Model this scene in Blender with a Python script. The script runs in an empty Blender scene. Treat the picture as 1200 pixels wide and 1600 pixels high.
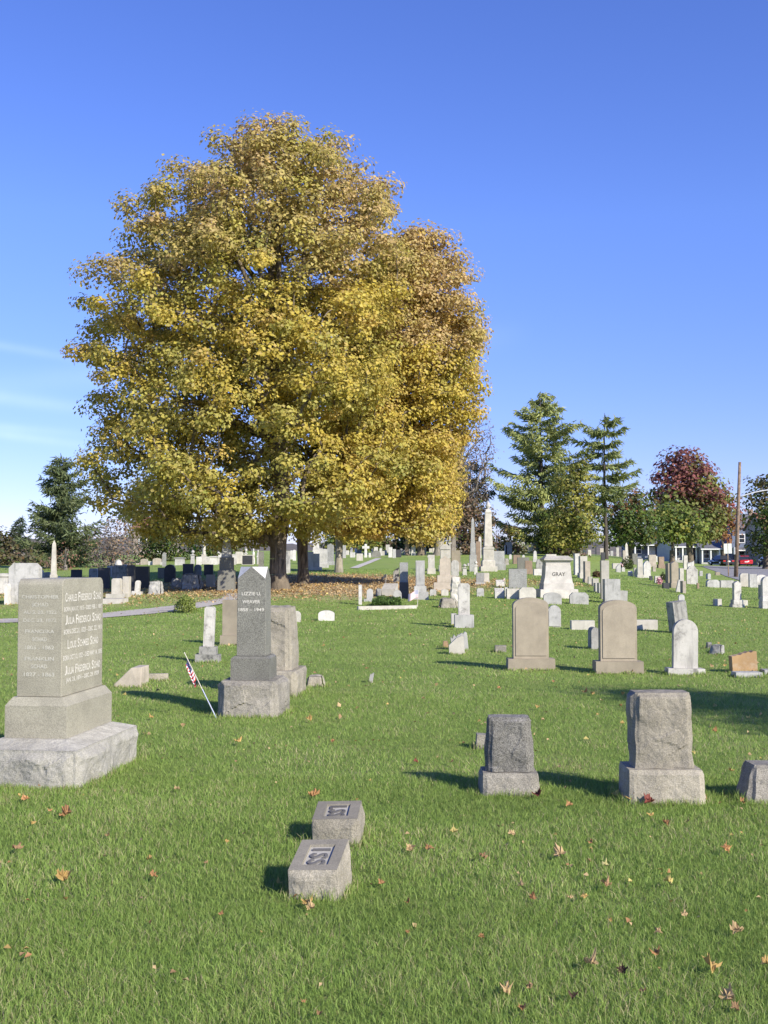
import bpy, bmesh, math, random
import numpy as np
from mathutils import Vector, Matrix, noise as mn

# ---------------------------------------------------------------- camera, sky, sun, exposure
SC = bpy.context.scene
COL = SC.collection
F = 1700.0                       # focal length in photo pixels (1200 x 1600)
EYE = 1.55
TILT = math.atan(80 / F)
cam_d = bpy.data.cameras.new('camera')
cam_d.sensor_fit = 'VERTICAL'
cam_d.sensor_height = 36.0
cam_d.lens = 36.0 * F / 1600
cam_d.clip_start = 0.1
cam_d.clip_end = 5000
cam = bpy.data.objects.new('camera', cam_d)
COL.objects.link(cam)
cam.location = (0, 0, EYE)
cam.rotation_euler = (math.pi / 2 + TILT, 0, 0)
SC.camera = cam

SUN_EL = math.radians(31)
SUN_AZ = math.radians(137)       # from +Y towards +X
sun_dir = Vector((math.sin(SUN_AZ) * math.cos(SUN_EL), math.cos(SUN_AZ) * math.cos(SUN_EL), math.sin(SUN_EL)))
wd = bpy.data.worlds.new('World')
SC.world = wd
wd.use_nodes = True
wt = wd.node_tree
bg = wt.nodes['Background']
sky = wt.nodes.new('ShaderNodeTexSky')
sky.sky_type = 'NISHITA'
sky.sun_disc = False
sky.sun_elevation = SUN_EL
sky.sun_rotation = SUN_AZ
sky.altitude = 0
sky.air_density = 1.0
sky.dust_density = 0.0
sky.ozone_density = 4.0
hs = wt.nodes.new('ShaderNodeHueSaturation')
hs.inputs['Saturation'].default_value = 1.16
hs.inputs['Hue'].default_value = 0.517
tint = wt.nodes.new('ShaderNodeMix'); tint.data_type = 'RGBA'; tint.blend_type = 'MULTIPLY'
tint.inputs[0].default_value = 1.0; tint.inputs[7].default_value = (1.0, .96, 1.05, 1)
wt.links.new(sky.outputs[0], tint.inputs[6]); wt.links.new(tint.outputs[2], hs.inputs['Color'])
# thin contrail streaks low in the sky (far real cirrus, laid out by direction)
tc = wt.nodes.new('ShaderNodeTexCoord')
sx = wt.nodes.new('ShaderNodeSeparateXYZ')
wt.links.new(tc.outputs['Generated'], sx.inputs[0])
def wmath(op, a, b=None, c=None):
    n = wt.nodes.new('ShaderNodeMath'); n.operation = op
    for i, v in enumerate((a, b, c)):
        if v is None: continue
        if isinstance(v, (int, float)): n.inputs[i].default_value = v
        else: wt.links.new(v, n.inputs[i])
    return n.outputs[0]
el = wmath('DIVIDE', sx.outputs['Z'], sx.outputs['Y'])
az = wmath('DIVIDE', sx.outputs['X'], sx.outputs['Y'])
tot = None
for (e0, slope, wid, a0, a1, amp) in ((0.192, -0.17, 0.0045, -0.36, -0.24, .10), (0.146, -0.12, 0.0065, -0.4, -0.24, .16), (0.121, -0.09, 0.004, -0.4, -0.26, .14), (0.112, -0.13, 0.0045, -0.4, -0.25, .18), (0.17, 0.1, 0.012, 0.05, 0.14, .06)):
    line = wmath('MULTIPLY_ADD', wmath('ADD', az, 0.3), slope, e0)
    d = wmath('DIVIDE', wmath('SUBTRACT', el, line), wid)
    g = wmath('POWER', 2.718, wmath('MULTIPLY', wmath('MULTIPLY', d, d), -1.0))
    w2 = wmath('MULTIPLY', wmath('SMOOTH_MIN', 1.0, wmath('MAXIMUM', wmath('DIVIDE', wmath('SUBTRACT', a1, az), 0.08), 0.0), 0.1), amp)
    g = wmath('MULTIPLY', g, w2)
    tot = g if tot is None else wmath('ADD', tot, g)
fwd = wmath('GREATER_THAN', sx.outputs['Y'], 0.05)
nz = wt.nodes.new('ShaderNodeTexNoise'); nz.inputs['Scale'].default_value = 14; nz.inputs['Detail'].default_value = 4
wt.links.new(tc.outputs['Generated'], nz.inputs['Vector'])
tot = wmath('MULTIPLY', wmath('MULTIPLY', tot, fwd), wmath('MULTIPLY_ADD', nz.outputs['Fac'], 1.4, 0.1))
wm = wt.nodes.new('ShaderNodeMix'); wm.data_type = 'RGBA'
wt.links.new(wmath('MINIMUM', tot, 0.6), wm.inputs[0])
hz = wt.nodes.new('ShaderNodeMix'); hz.data_type = 'RGBA'; hz.blend_type = 'MULTIPLY'
hzr = wt.nodes.new('ShaderNodeMapRange'); hzr.inputs[1].default_value = .30; hzr.inputs[2].default_value = 0.0; wt.links.new(sx.outputs['Z'], hzr.inputs[0])
wt.links.new(hzr.outputs[0], hz.inputs[0]); hz.inputs[7].default_value = (.50, .495, .76, 1)
wt.links.new(hs.outputs[0], hz.inputs[6]); wt.links.new(hz.outputs[2], wm.inputs[6])
wm.inputs[7].default_value = (6.5, 7.4, 9.0, 1)
wt.links.new(wm.outputs[2], bg.inputs['Color'])
bg.inputs['Strength'].default_value = 0.115

sun_d = bpy.data.lights.new('sun', 'SUN')
sun_d.energy = 4.0
sun_d.angle = math.radians(0.53)
sun_d.color = (1.0, 0.93, 0.80)
sun = bpy.data.objects.new('sun', sun_d)
COL.objects.link(sun)
sun.rotation_euler = (-sun_dir).to_track_quat('-Z', 'Y').to_euler()
sun.location = sun_dir * 60

SC.view_settings.view_transform = 'Standard'
SC.view_settings.look = 'None'
SC.view_settings.exposure = 0.9
SC.view_settings.gamma = 1.0
SC.render.engine = 'CYCLES'
SC.cycles.max_bounces = 6
SC.cycles.transparent_max_bounces = 8

rng = np.random.default_rng(7)
random.seed(7)

# ---------------------------------------------------------------- terrain profile and photo rays
_ys = np.arange(-60, 1201, 0.5)
_sl = np.where(_ys < 16, 0, np.where(_ys < 28, 0.03 * np.clip((_ys - 16) / 12, 0, 1) ** 1, 0.03))
_sl = np.where(_ys > 115, 0.012, _sl)
_sl = np.where(_ys > 210, 0.0, _sl)
_gz = np.concatenate([[0], np.cumsum((_sl[1:] + _sl[:-1]) * 0.25)])
def gzv(x, y):
    """terrain height: the lawn climbs gently away from the camera, less so towards the street and the western edge"""
    u = np.clip((np.asarray(x) / np.maximum(y, 8.0) - .12) / .21, 0, 1)
    w = np.clip((-np.asarray(x) / np.maximum(y, 8.0) - .13) / .2, 0, 1)
    return np.interp(y, _ys, _gz) * (1 - .65 * u * u * (3 - 2 * u) - .38 * w * w * (3 - 2 * w))
def gz(x, y):
    return float(gzv(x, y))
def ray(px, py, Y):
    u = (px - 600) / F; v = (800 - py) / F
    dy = math.cos(TILT) - v * math.sin(TILT); dz = math.sin(TILT) + v * math.cos(TILT)
    k = Y / dy
    return Vector((u * k, Y, EYE + dz * k))
def mpp(Y):
    return Y / F
def ghit(px, py):
    prev = 2.0
    Y = 2.0
    while Y < 230:
        q = ray(px, py, Y)
        if q.z <= gz(q.x, Y): break
        prev = Y
        Y *= 1.01
    lo, hi = prev, Y
    for _ in range(30):
        m = (lo + hi) / 2
        q = ray(px, py, m)
        if q.z > gz(q.x, m): lo = m
        else: hi = m
    p = ray(px, py, hi)
    p.z = gz(p.x, hi)
    return p

# ---------------------------------------------------------------- object helpers
def link(o, parent=None):
    COL.objects.link(o)
    if parent is not None: o.parent = parent
    return o
def empty(name, loc, rz=0.0):
    o = bpy.data.objects.new(name, None)
    o.empty_display_size = 0.2
    o.location = loc
    o.rotation_euler = (0, 0, rz)
    return link(o)
def tag(o, label=None, cat=None, group=None, kind=None):
    if label: o['label'] = label
    if cat: o['category'] = cat
    if group: o['group'] = group
    if kind: o['kind'] = kind
    return o
def bobj(name, bm, mat, parent=None, smooth=False):
    me = bpy.data.meshes.new(name)
    bm.normal_update()
    bm.to_mesh(me); bm.free()
    if smooth:
        for p in me.polygons: p.use_smooth = True
    if mat is not None:
        for m in (mat if isinstance(mat, (list, tuple)) else [mat]): me.materials.append(m)
    return link(bpy.data.objects.new(name, me), parent)
def npmesh(name, V, FC, mat, parent=None, col=None, smooth=False):
    """V (n,3); FC list of (k,m) int arrays of m-gons"""
    me = bpy.data.meshes.new(name)
    V = np.ascontiguousarray(V, dtype=np.float32)
    me.vertices.add(len(V)); me.vertices.foreach_set('co', V.ravel())
    loops = np.concatenate([f.ravel() for f in FC]).astype(np.int32)
    tots = np.concatenate([np.full(len(f), f.shape[1], dtype=np.int32) for f in FC])
    starts = np.concatenate([[0], np.cumsum(tots)[:-1]]).astype(np.int32)
    me.loops.add(len(loops)); me.loops.foreach_set('vertex_index', loops)
    me.polygons.add(len(tots)); me.polygons.foreach_set('loop_start', starts)
    if smooth: me.polygons.foreach_set('use_smooth', np.ones(len(tots), dtype=bool))
    me.update(calc_edges=True)
    if col is not None:
        a = me.color_attributes.new('col', 'FLOAT_COLOR', 'POINT')
        c = np.ones((len(V), 4), dtype=np.float32); c[:, :3] = col
        a.data.foreach_set('color', c.ravel())
    me.materials.append(mat)
    return link(bpy.data.objects.new(name, me), parent)

# ---------------------------------------------------------------- materials
def newmat(name):
    m = bpy.data.materials.new(name); m.use_nodes = True
    nt = m.node_tree
    return m, nt, nt.nodes['Principled BSDF']
def N(nt, kind, **kw):
    n = nt.nodes.new('ShaderNode' + kind)
    for k, v in kw.items():
        if k in n.inputs: n.inputs[k].default_value = v
        else: setattr(n, k, v)
    return n
def mixc(nt, fac, a, b, mode='MIX'):
    n = nt.nodes.new('ShaderNodeMix'); n.data_type = 'RGBA'; n.blend_type = mode
    for i, v in ((0, fac), (6, a), (7, b)):
        if hasattr(v, 'is_output'): nt.links.new(v, n.inputs[i])
        elif isinstance(v, (int, float)): n.inputs[i].default_value = v
        else: n.inputs[i].default_value = (*v, 1)
    return n.outputs[2]
def ramp(nt, src, a, b):
    n = nt.nodes.new('ShaderNodeMapRange'); n.inputs[1].default_value = a; n.inputs[2].default_value = b
    n.interpolation_type = 'SMOOTHSTEP'
    nt.links.new(src, n.inputs[0])
    return n.outputs[0]
def flat(name, col, rough=0.7, metal=0.0, var=0.0):
    m, nt, p = newmat(name)
    p.inputs['Roughness'].default_value = rough
    p.inputs['Metallic'].default_value = metal
    t = N(nt, 'TexCoord'); n = N(nt, 'TexNoise', Scale=6.0, Detail=5.0)
    nt.links.new(t.outputs['Object'], n.inputs['Vector'])
    c = mixc(nt, ramp(nt, n.outputs['Fac'], 0.3, 0.7), [x * (1 - var - .06) for x in col], [min(1, x * (1 + var + .06)) for x in col])
    nt.links.new(c, p.inputs['Base Color'])
    return m
def stone(name, col, dirt=(0.12, 0.11, 0.09), amount=0.45, speck=0.12, streak=0.3, rough=0.85, bump=0.25, lichen=None, sp_scale=160.0, spec=0.3, rocky=0.0):
    m, nt, p = newmat(name)
    p.inputs['Roughness'].default_value = rough
    p.inputs['Specular IOR Level'].default_value = spec
    t = N(nt, 'TexCoord'); oi = N(nt, 'ObjectInfo')
    off = N(nt, 'VectorMath', operation='SCALE'); off.inputs[0].default_value = (37, 91, 53)
    nt.links.new(oi.outputs['Random'], off.inputs['Scale'])
    v = N(nt, 'VectorMath', operation='ADD')
    nt.links.new(t.outputs['Object'], v.inputs[0]); nt.links.new(off.outputs[0], v.inputs[1])
    vec = v.outputs[0]
    def noise(scale, detail=5.0, r=0.6, vv=None):
        n = N(nt, 'TexNoise', Scale=scale, Detail=detail, Roughness=r)
        nt.links.new(vv or vec, n.inputs['Vector'])
        return n.outputs['Fac']
    big = noise(3.0)
    c = mixc(nt, ramp(nt, big, 0.3, 0.7), [x * 0.84 for x in col], [min(1, x * 1.10) for x in col])
    # per object brightness
    br = N(nt, 'MapRange'); br.inputs[3].default_value = 0.84; br.inputs[4].default_value = 1.1
    nt.links.new(oi.outputs['Random'], br.inputs[0])
    hv = N(nt, 'HueSaturation'); nt.links.new(c, hv.inputs['Color']); nt.links.new(br.outputs[0], hv.inputs['Value'])
    c = hv.outputs[0]
    # vertical weather streaks
    mp = N(nt, 'Mapping'); mp.inputs['Scale'].default_value = (1, 1, 0.13)
    nt.links.new(vec, mp.inputs['Vector'])
    st = noise(11.0, 4.0, 0.6, mp.outputs[0])
    k = N(nt, 'Math', operation='MULTIPLY'); k.inputs[1].default_value = streak
    nt.links.new(ramp(nt, st, 0.5, 0.72), k.inputs[0])
    c = mixc(nt, k.outputs[0], c, dirt)
    # blotches of grime
    bl = noise(7.0, 7.0, 0.7)
    k = N(nt, 'Math', operation='MULTIPLY'); k.inputs[1].default_value = amount
    nt.links.new(ramp(nt, bl, 0.5, 0.68), k.inputs[0])
    c = mixc(nt, k.outputs[0], c, dirt)
    if lichen:
        li = noise(16.0, 6.0, 0.7)
        k = N(nt, 'Math', operation='MULTIPLY'); k.inputs[1].default_value = 0.7
        nt.links.new(ramp(nt, li, 0.58, 0.68), k.inputs[0])
        c = mixc(nt, k.outputs[0], c, lichen)
    # lichen and soot that settle on upward faces
    ge = N(nt, 'NewGeometry'); sz = N(nt, 'SeparateXYZ'); nt.links.new(ge.outputs['True Normal'], sz.inputs[0])
    k = N(nt, 'Math', operation='MULTIPLY'); nt.links.new(ramp(nt, sz.outputs['Z'], .35, .8), k.inputs[0]); nt.links.new(ramp(nt, noise(20.0, 6.0, .7), .38, .62), k.inputs[1])
    k2 = N(nt, 'Math', operation='MULTIPLY'); k2.inputs[1].default_value = min(.6, amount * 1.3); nt.links.new(k.outputs[0], k2.inputs[0])
    c = mixc(nt, k2.outputs[0], c, [x * .9 for x in dirt])
    sp = noise(sp_scale, 2.0, 0.7)
    d = mixc(nt, ramp(nt, sp, 0.36, 0.64), [1 - speck * 1.6] * 3, [1 + speck * 0.8] * 3)
    c = mixc(nt, 1.0, c, d, 'MULTIPLY')
    nt.links.new(c, p.inputs['Base Color'])
    b = N(nt, 'Bump', Strength=bump, Distance=0.012)
    bn = noise(45.0, 6.0, 0.7)
    nt.links.new(bn, b.inputs['Height'])
    if rocky:
        b2 = N(nt, 'Bump', Strength=rocky, Distance=0.05)
        vo = N(nt, 'TexVoronoi', Scale=13.0); vw = N(nt, 'VectorMath', operation='ADD')
        nd = N(nt, 'TexNoise', Scale=9.0, Detail=4.0); nt.links.new(vec, nd.inputs['Vector'])
        nt.links.new(vec, vw.inputs[0]); sc = N(nt, 'VectorMath', operation='SCALE'); sc.inputs['Scale'].default_value = .18
        nt.links.new(nd.outputs['Color'], sc.inputs[0]); nt.links.new(sc.outputs[0], vw.inputs[1]); nt.links.new(vw.outputs[0], vo.inputs['Vector'])
        ad = N(nt, 'Math', operation='MULTIPLY_ADD'); ad.inputs[1].default_value = .6
        nt.links.new(noise(14.0, 8.0, .65), ad.inputs[0]); nt.links.new(vo.outputs['Distance'], ad.inputs[2])
        nt.links.new(ad.outputs[0], b2.inputs['Height']); nt.links.new(b2.outputs[0], b.inputs['Normal'])
    nt.links.new(b.outputs[0], p.inputs['Normal'])
    return m
M = {}
M['greygran'] = stone('grey_granite', (.215, .21, .178), amount=.15, speck=.26, streak=.1, bump=.08, sp_scale=110, rough=.6)
M['greygran2'] = stone('light_grey_granite', (.36, .36, .34), amount=.2, speck=.28, streak=.15, bump=.3, sp_scale=120)
M['frost'] = stone('frosted_granite', (.64, .63, .60), amount=.1, speck=.15, streak=.05, bump=.1)
M['tangran'] = stone('tan_granite', (.31, .29, .222), amount=.08, speck=.16, streak=.08, bump=.05, sp_scale=150, rough=.6)
M['rockgrey'] = stone('rock_faced_grey_granite', (.43, .41, .35), amount=.14, speck=.18, streak=.15, bump=.5, rocky=.22)
M['rocktan'] = stone('rock_faced_tan_stone', (.345, .312, .245), amount=.3, speck=.18, streak=.15, bump=.5, rocky=.2)
M['rockmid'] = stone('weathered_grey_rock', (.30, .277, .23), amount=.35, speck=.25, streak=.2, bump=.5, rocky=.2)
M['rockdark'] = stone('dark_weathered_rock', (.19, .182, .16), dirt=(.36, .34, .3), amount=.35, speck=.35, streak=.1, bump=.6, rocky=.2)
M['sand'] = stone('tan_sandstone', (.335, .288, .215), amount=.12, speck=.08, streak=.12, bump=.1)
M['sandlt'] = stone('pale_sandstone', (.45, .395, .315), amount=.2, speck=.08, streak=.15, bump=.12)
M['white'] = stone('white_marble', (.58, .56, .51), dirt=(.27, .26, .23), amount=.45, speck=.06, streak=.45, bump=.12)
M['whitedirty'] = stone('stained_white_marble', (.57, .545, .49), dirt=(.17, .16, .145), amount=.75, speck=.08, streak=.5, bump=.2)
M['marble'] = stone('grey_marble', (.45, .44, .41), dirt=(.19, .19, .17), amount=.5, speck=.1, streak=.5, bump=.15)
M['light'] = stone('pale_limestone', (.52, .49, .42), dirt=(.26, .24, .2), amount=.3, speck=.08, streak=.25, bump=.15)
M['cream'] = stone('cream_granite', (.55, .52, .46), amount=.12, speck=.1, streak=.12, bump=.08)
M['slate'] = stone('dark_slate', (.062, .062, .066), dirt=(.1, .1, .1), amount=.3, speck=.15, streak=.1, rough=.5, bump=.1)
M['black'] = stone('polished_dark_granite', (.06, .06, .065), amount=.05, speck=.2, streak=.05, rough=.25, bump=.02)
M['grime'] = stone('blackened_marble', (.34, .33, .30), dirt=(.07, .07, .065), amount=.8, speck=.12, streak=.6, bump=.25)
M['brown'] = stone('brown_sandstone', (.30, .22, .155), amount=.25, speck=.1, streak=.2, bump=.2)
M['orange'] = stone('orange_stained_stone', (.37, .24, .12), dirt=(.46, .38, .28), amount=.5, speck=.1, streak=.4, bump=.2)
def worn(name, col, ground, lo=.42, hi=.6):
    m, nt, p = newmat(name); p.inputs['Roughness'].default_value = .85
    t = N(nt, 'TexCoord'); n = N(nt, 'TexNoise', Scale=38.0, Detail=5.0, Roughness=.7); nt.links.new(t.outputs['Object'], n.inputs['Vector'])
    nt.links.new(mixc(nt, ramp(nt, n.outputs['Fac'], lo, hi), col, ground), p.inputs['Base Color'])
    return m
M['lettering'] = worn('worn_pale_lettering', (.64, .61, .53), (.48, .455, .38), .45, .7)
M['stick'] = flat('pale_stick', (.6, .56, .48), .7)
M['letterfaint'] = worn('faint_lettering', (.52, .50, .42), (.36, .34, .27), .48, .66)
M['letterdark'] = flat('dark_lettering', (.10, .095, .08), .8)
M['wood'] = flat('weathered_wood', (.20, .14, .095), .85, var=.25)
M['metal'] = flat('pale_painted_metal', (.6, .6, .58), .4, .2)
M['darkmetal'] = flat('dark_metal', (.08, .08, .08), .5, .4)
M['plate'] = flat('sign_plate_back', (.55, .57, .5), .45, .3)

def leafmat(name, trans=0.35, rough=0.6):
    m, nt, p = newmat(name)
    a = N(nt, 'Attribute', attribute_name='col')
    p.inputs['Roughness'].default_value = rough
    p.inputs['Specular IOR Level'].default_value = 0.25
    nt.links.new(a.outputs['Color'], p.inputs['Base Color'])
    tr = N(nt, 'BsdfTranslucent'); nt.links.new(a.outputs['Color'], tr.inputs['Color'])
    mx = N(nt, 'MixShader'); mx.inputs[0].default_value = trans
    nt.links.new(p.outputs[0], mx.inputs[1]); nt.links.new(tr.outputs[0], mx.inputs[2])
    nt.links.new(mx.outputs[0], nt.nodes['Material Output'].inputs['Surface'])
    return m
M['leaf'] = leafmat('autumn_leaf', .45)
M['needle'] = leafmat('conifer_needle', .2)
M['blade'] = leafmat('grass_blade', .42)
M['dryleaf'] = leafmat('fallen_leaf', .15, .75)
def barkmat(name, a, b):
    m, nt, p = newmat(name)
    p.inputs['Roughness'].default_value = .9
    t = N(nt, 'TexCoord'); mp = N(nt, 'Mapping'); mp.inputs['Scale'].default_value = (1, 1, .18)
    nt.links.new(t.outputs['Object'], mp.inputs['Vector'])
    n = N(nt, 'TexNoise', Scale=9.0, Detail=7.0, Roughness=.7); nt.links.new(mp.outputs[0], n.inputs['Vector'])
    n2 = N(nt, 'TexNoise', Scale=1.3, Detail=4.0); nt.links.new(t.outputs['Object'], n2.inputs['Vector'])
    c = mixc(nt, ramp(nt, n.outputs['Fac'], .35, .65), a, b)
    c = mixc(nt, ramp(nt, n2.outputs['Fac'], .35, .7), c, [x * .55 for x in b])
    nt.links.new(c, p.inputs['Base Color'])
    bp = N(nt, 'Bump', Strength=1.0, Distance=.05); nt.links.new(n.outputs['Fac'], bp.inputs['Height'])
    nt.links.new(bp.outputs[0], p.inputs['Normal'])
    return m
M['bark'] = barkmat('maple_bark', (.035, .028, .022), (.25, .20, .14))
M['barkpale'] = barkmat('pale_bark', (.2, .18, .14), (.38, .34, .27))
M['barkdark'] = barkmat('dark_bark', (.035, .03, .027), (.11, .09, .075))
M['barkgrey'] = barkmat('grey_twigs', (.13, .115, .10), (.27, .24, .21))

# ---------------------------------------------------------------- setting: ground, paths, road, hills
GZONES = []
def ground_mat():
    m, nt, p = newmat('lawn')
    p.inputs['Roughness'].default_value = .9
    p.inputs['Specular IOR Level'].default_value = .15
    t = N(nt, 'TexCoord')
    def noise(s, d=5.0, r=.6):
        n = N(nt, 'TexNoise', Scale=s, Detail=d, Roughness=r); nt.links.new(t.outputs['Object'], n.inputs['Vector']); return n.outputs['Fac']
    c = mixc(nt, ramp(nt, noise(.35), .35, .65), (.21, .295, .065), (.265, .345, .09))
    c = mixc(nt, ramp(nt, noise(1.7, 6, .7), .45, .75), c, (.35, .35, .13))
    c = mixc(nt, ramp(nt, noise(9.0, 6, .75), .4, .7), c, (.175, .26, .055))
    k = N(nt, 'Math', operation='MULTIPLY'); k.inputs[1].default_value = .6
    nt.links.new(ramp(nt, noise(.22, 6, .65), .58, .72), k.inputs[0])
    c = mixc(nt, k.outputs[0], c, (.29, .25, .12))
    # leaf-strewn ground below the maples: brown duff with an uneven edge
    g = N(nt, 'NewGeometry'); s = N(nt, 'SeparateXYZ'); nt.links.new(g.outputs['Position'], s.inputs[0])
    def mth(op, a, b):
        n = N(nt, 'Math', operation=op)
        for i, v in enumerate((a, b)):
            if isinstance(v, (int, float)): n.inputs[i].default_value = v
            else: nt.links.new(v, n.inputs[i])
        return n.outputs[0]
    wob = mth('MULTIPLY', mth('SUBTRACT', noise(.5, 6, .7), .5), 1.5)
    for (cx, cy, rx, ry, amt) in ((-2.6, 45.5, 7.0, 10.5, .85), (-9.5, 42, 7.5, 5.5, .5), (4.5, 46, 4.5, 3.0, .5), (-8, 34.5, 6, 2.2, .35)):
        dx = mth('DIVIDE', mth('SUBTRACT', s.outputs['X'], cx), rx); dy = mth('DIVIDE', mth('SUBTRACT', s.outputs['Y'], cy), ry)
        dd = mth('ADD', mth('SQRT', mth('ADD', mth('MULTIPLY', dx, dx), mth('MULTIPLY', dy, dy)), 0), wob)
        f = mth('MULTIPLY', mth('SUBTRACT', 1.0, ramp(nt, dd, .6, 1.15)), amt)
        c = mixc(nt, f, c, mixc(nt, ramp(nt, noise(5.0, 6, .8), .35, .65), (.52, .39, .25), (.38, .29, .17)))
    nt.links.new(c, p.inputs['Base Color'])
    b = N(nt, 'Bump', Strength=.9, Distance=.06)
    nt.links.new(noise(28.0, 8, .8), b.inputs['Height'])
    nt.links.new(b.outputs[0], p.inputs['Normal'])
    return m
def make_ground():
    ys = np.unique(np.concatenate([np.arange(-30, 130, 1.0), np.arange(130, 1201, 10.0)]))
    xs = np.unique(np.concatenate([np.arange(-60, 61, 2.0), np.arange(-900, -59, 20.0), np.arange(60, 901, 20.0)]))
    X, Y = np.meshgrid(xs, ys)
    Z = gzv(X, Y)
    V = np.stack([X, Y, Z], -1).reshape(-1, 3)
    nx, ny = len(xs), len(ys)
    i = np.arange(ny - 1)[:, None] * nx + np.arange(nx - 1)[None]
    FC = np.stack([i, i + 1, i + nx + 1, i + nx], -1).reshape(-1, 4)
    tag(npmesh('ground', V, [FC], ground_mat()), kind='structure')
make_ground()

def ribbon(name, pts, widths, mat, lift=.02, edge=.0):
    """strip draped over the terrain, resampled about every half metre"""
    P = [Vector(p) for p in pts]
    out = []
    for a, b, wa, wb in zip(P[:-1], P[1:], widths[:-1], widths[1:]):
        n = max(2, int((b - a).length / .5))
        for k in range(n): out.append((a.lerp(b, k / n), wa + (wb - wa) * k / n))
    out.append((P[-1], widths[-1]))
    for _ in range(6):
        q = [out[0]] + [((out[i - 1][0] + out[i][0] * 2 + out[i + 1][0]) / 4, out[i][1]) for i in range(1, len(out) - 1)] + [out[-1]]
        out = q
    V, FQ = [], []
    for i, (p, w) in enumerate(out):
        t = (out[min(i + 1, len(out) - 1)][0] - out[max(i - 1, 0)][0]).normalized()
        nrm = Vector((t.y, -t.x))
        for s in (-1, -.5, 0, .5, 1):
            j = w / 2 * s
            if abs(s) == 1: j += edge * mn.noise(Vector((p.x * 2, p.y * 2, s * 9)))
            q = p + nrm * j
            V.append((q.x, q.y, gz(q.x, q.y) + lift))
    for i in range(len(out) - 1):
        for k in range(4):
            a = i * 5 + k
            FQ.append((a, a + 1, a + 6, a + 5))
    return npmesh(name, np.array(V), [np.array(FQ)], mat)
def gravelmat(name, a, b, s=18.0):
    m, nt, p = newmat(name); p.inputs['Roughness'].default_value = .95
    t = N(nt, 'TexCoord')
    n = N(nt, 'TexNoise', Scale=s, Detail=7.0, Roughness=.75); nt.links.new(t.outputs['Object'], n.inputs['Vector'])
    n2 = N(nt, 'TexNoise', Scale=1.2, Detail=5.0); nt.links.new(t.outputs['Object'], n2.inputs['Vector'])
    c = mixc(nt, ramp(nt, n.outputs['Fac'], .3, .7), a, b)
    c = mixc(nt, ramp(nt, n2.outputs['Fac'], .5, .75), c, [x * .7 for x in a])
    nt.links.new(c, p.inputs['Base Color'])
    bp = N(nt, 'Bump', Strength=.6, Distance=.02); nt.links.new(n.outputs['Fac'], bp.inputs['Height']); nt.links.new(bp.outputs[0], p.inputs['Normal'])
    return m
M['gravel'] = gravelmat('worn_gravel', (.33, .30, .265), (.46, .425, .375))
M['asphalt'] = gravelmat('grey_asphalt', (.20, .19, .185), (.27, .26, .25), 30)
M['kerb'] = gravelmat('pale_kerb', (.40, .37, .32), (.52, .49, .43))
tag(ribbon('path', [(-22, 23.6), (-14, 25.4), (-9.4, 27.2), (-7.4, 28.8), (-6.2, 30.6), (-5.3, 33), (-4.9, 35.5), (-5.3, 38)], [1.5, 1.5, 1.4, 1.5, 1.7, 1.0, .6, .4], M['gravel'], .02, .12), kind='structure')
tag(ribbon('far_path', [(-1.75, 63.5), (-1.1, 74), (-.4, 86)], [.5, .5, .5], M['kerb'], .03, .05), kind='structure')
tag(ribbon('road', [(18, 30), (22, 50), (28.3, 77), (33, 95), (38.5, 118), (45, 138), (58, 149), (100, 158)], [8] * 8, M['asphalt'], .03), kind='structure')
tag(ribbon('pavement', [(23.5, 30), (27.5, 50), (33.8, 77), (38.3, 94), (43.5, 116), (50, 132), (61, 142), (101, 151)], [1.4] * 8, M['kerb'], .13), kind='structure')

# distant wooded rise behind the town
def hills():
    xs = np.arange(-420, 421, 4.0)
    rows = []
    for k, (yy, f) in enumerate(((300, 0), (320, .55), (345, .85), (380, 1.0), (440, .9))):
        for x in xs:
            h = 5.2 + 2.2 * mn.noise(Vector((x * .008, 3.1, 0))) + 1.2 * mn.noise(Vector((x * .05, 7, k * .4))) + 1.3 * mn.noise(Vector((x * .3, yy * .3, k)))
            if x < -40: h += 2.5
            rows.append((x, yy + 6 * mn.noise(Vector((x * .02, k, 5))), gz(x, yy) - .3 + h * f))
    nx = len(xs); i = np.arange(4)[:, None] * nx + np.arange(nx - 1)[None]
    FC = np.stack([i, i + 1, i + nx + 1, i + nx], -1).reshape(-1, 4)
    m, nt, p = newmat('far_woods'); p.inputs['Roughness'].default_value = 1
    t = N(nt, 'TexCoord'); n = N(nt, 'TexNoise', Scale=.25, Detail=8.0, Roughness=.75); nt.links.new(t.outputs['Object'], n.inputs['Vector'])
    c = mixc(nt, ramp(nt, n.outputs['Fac'], .35, .65), (.075, .075, .06), (.16, .13, .10))
    nt.links.new(c, p.inputs['Base Color'])
    tag(npmesh('hills', np.array(rows), [FC], m), kind='structure')
hills()

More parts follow.
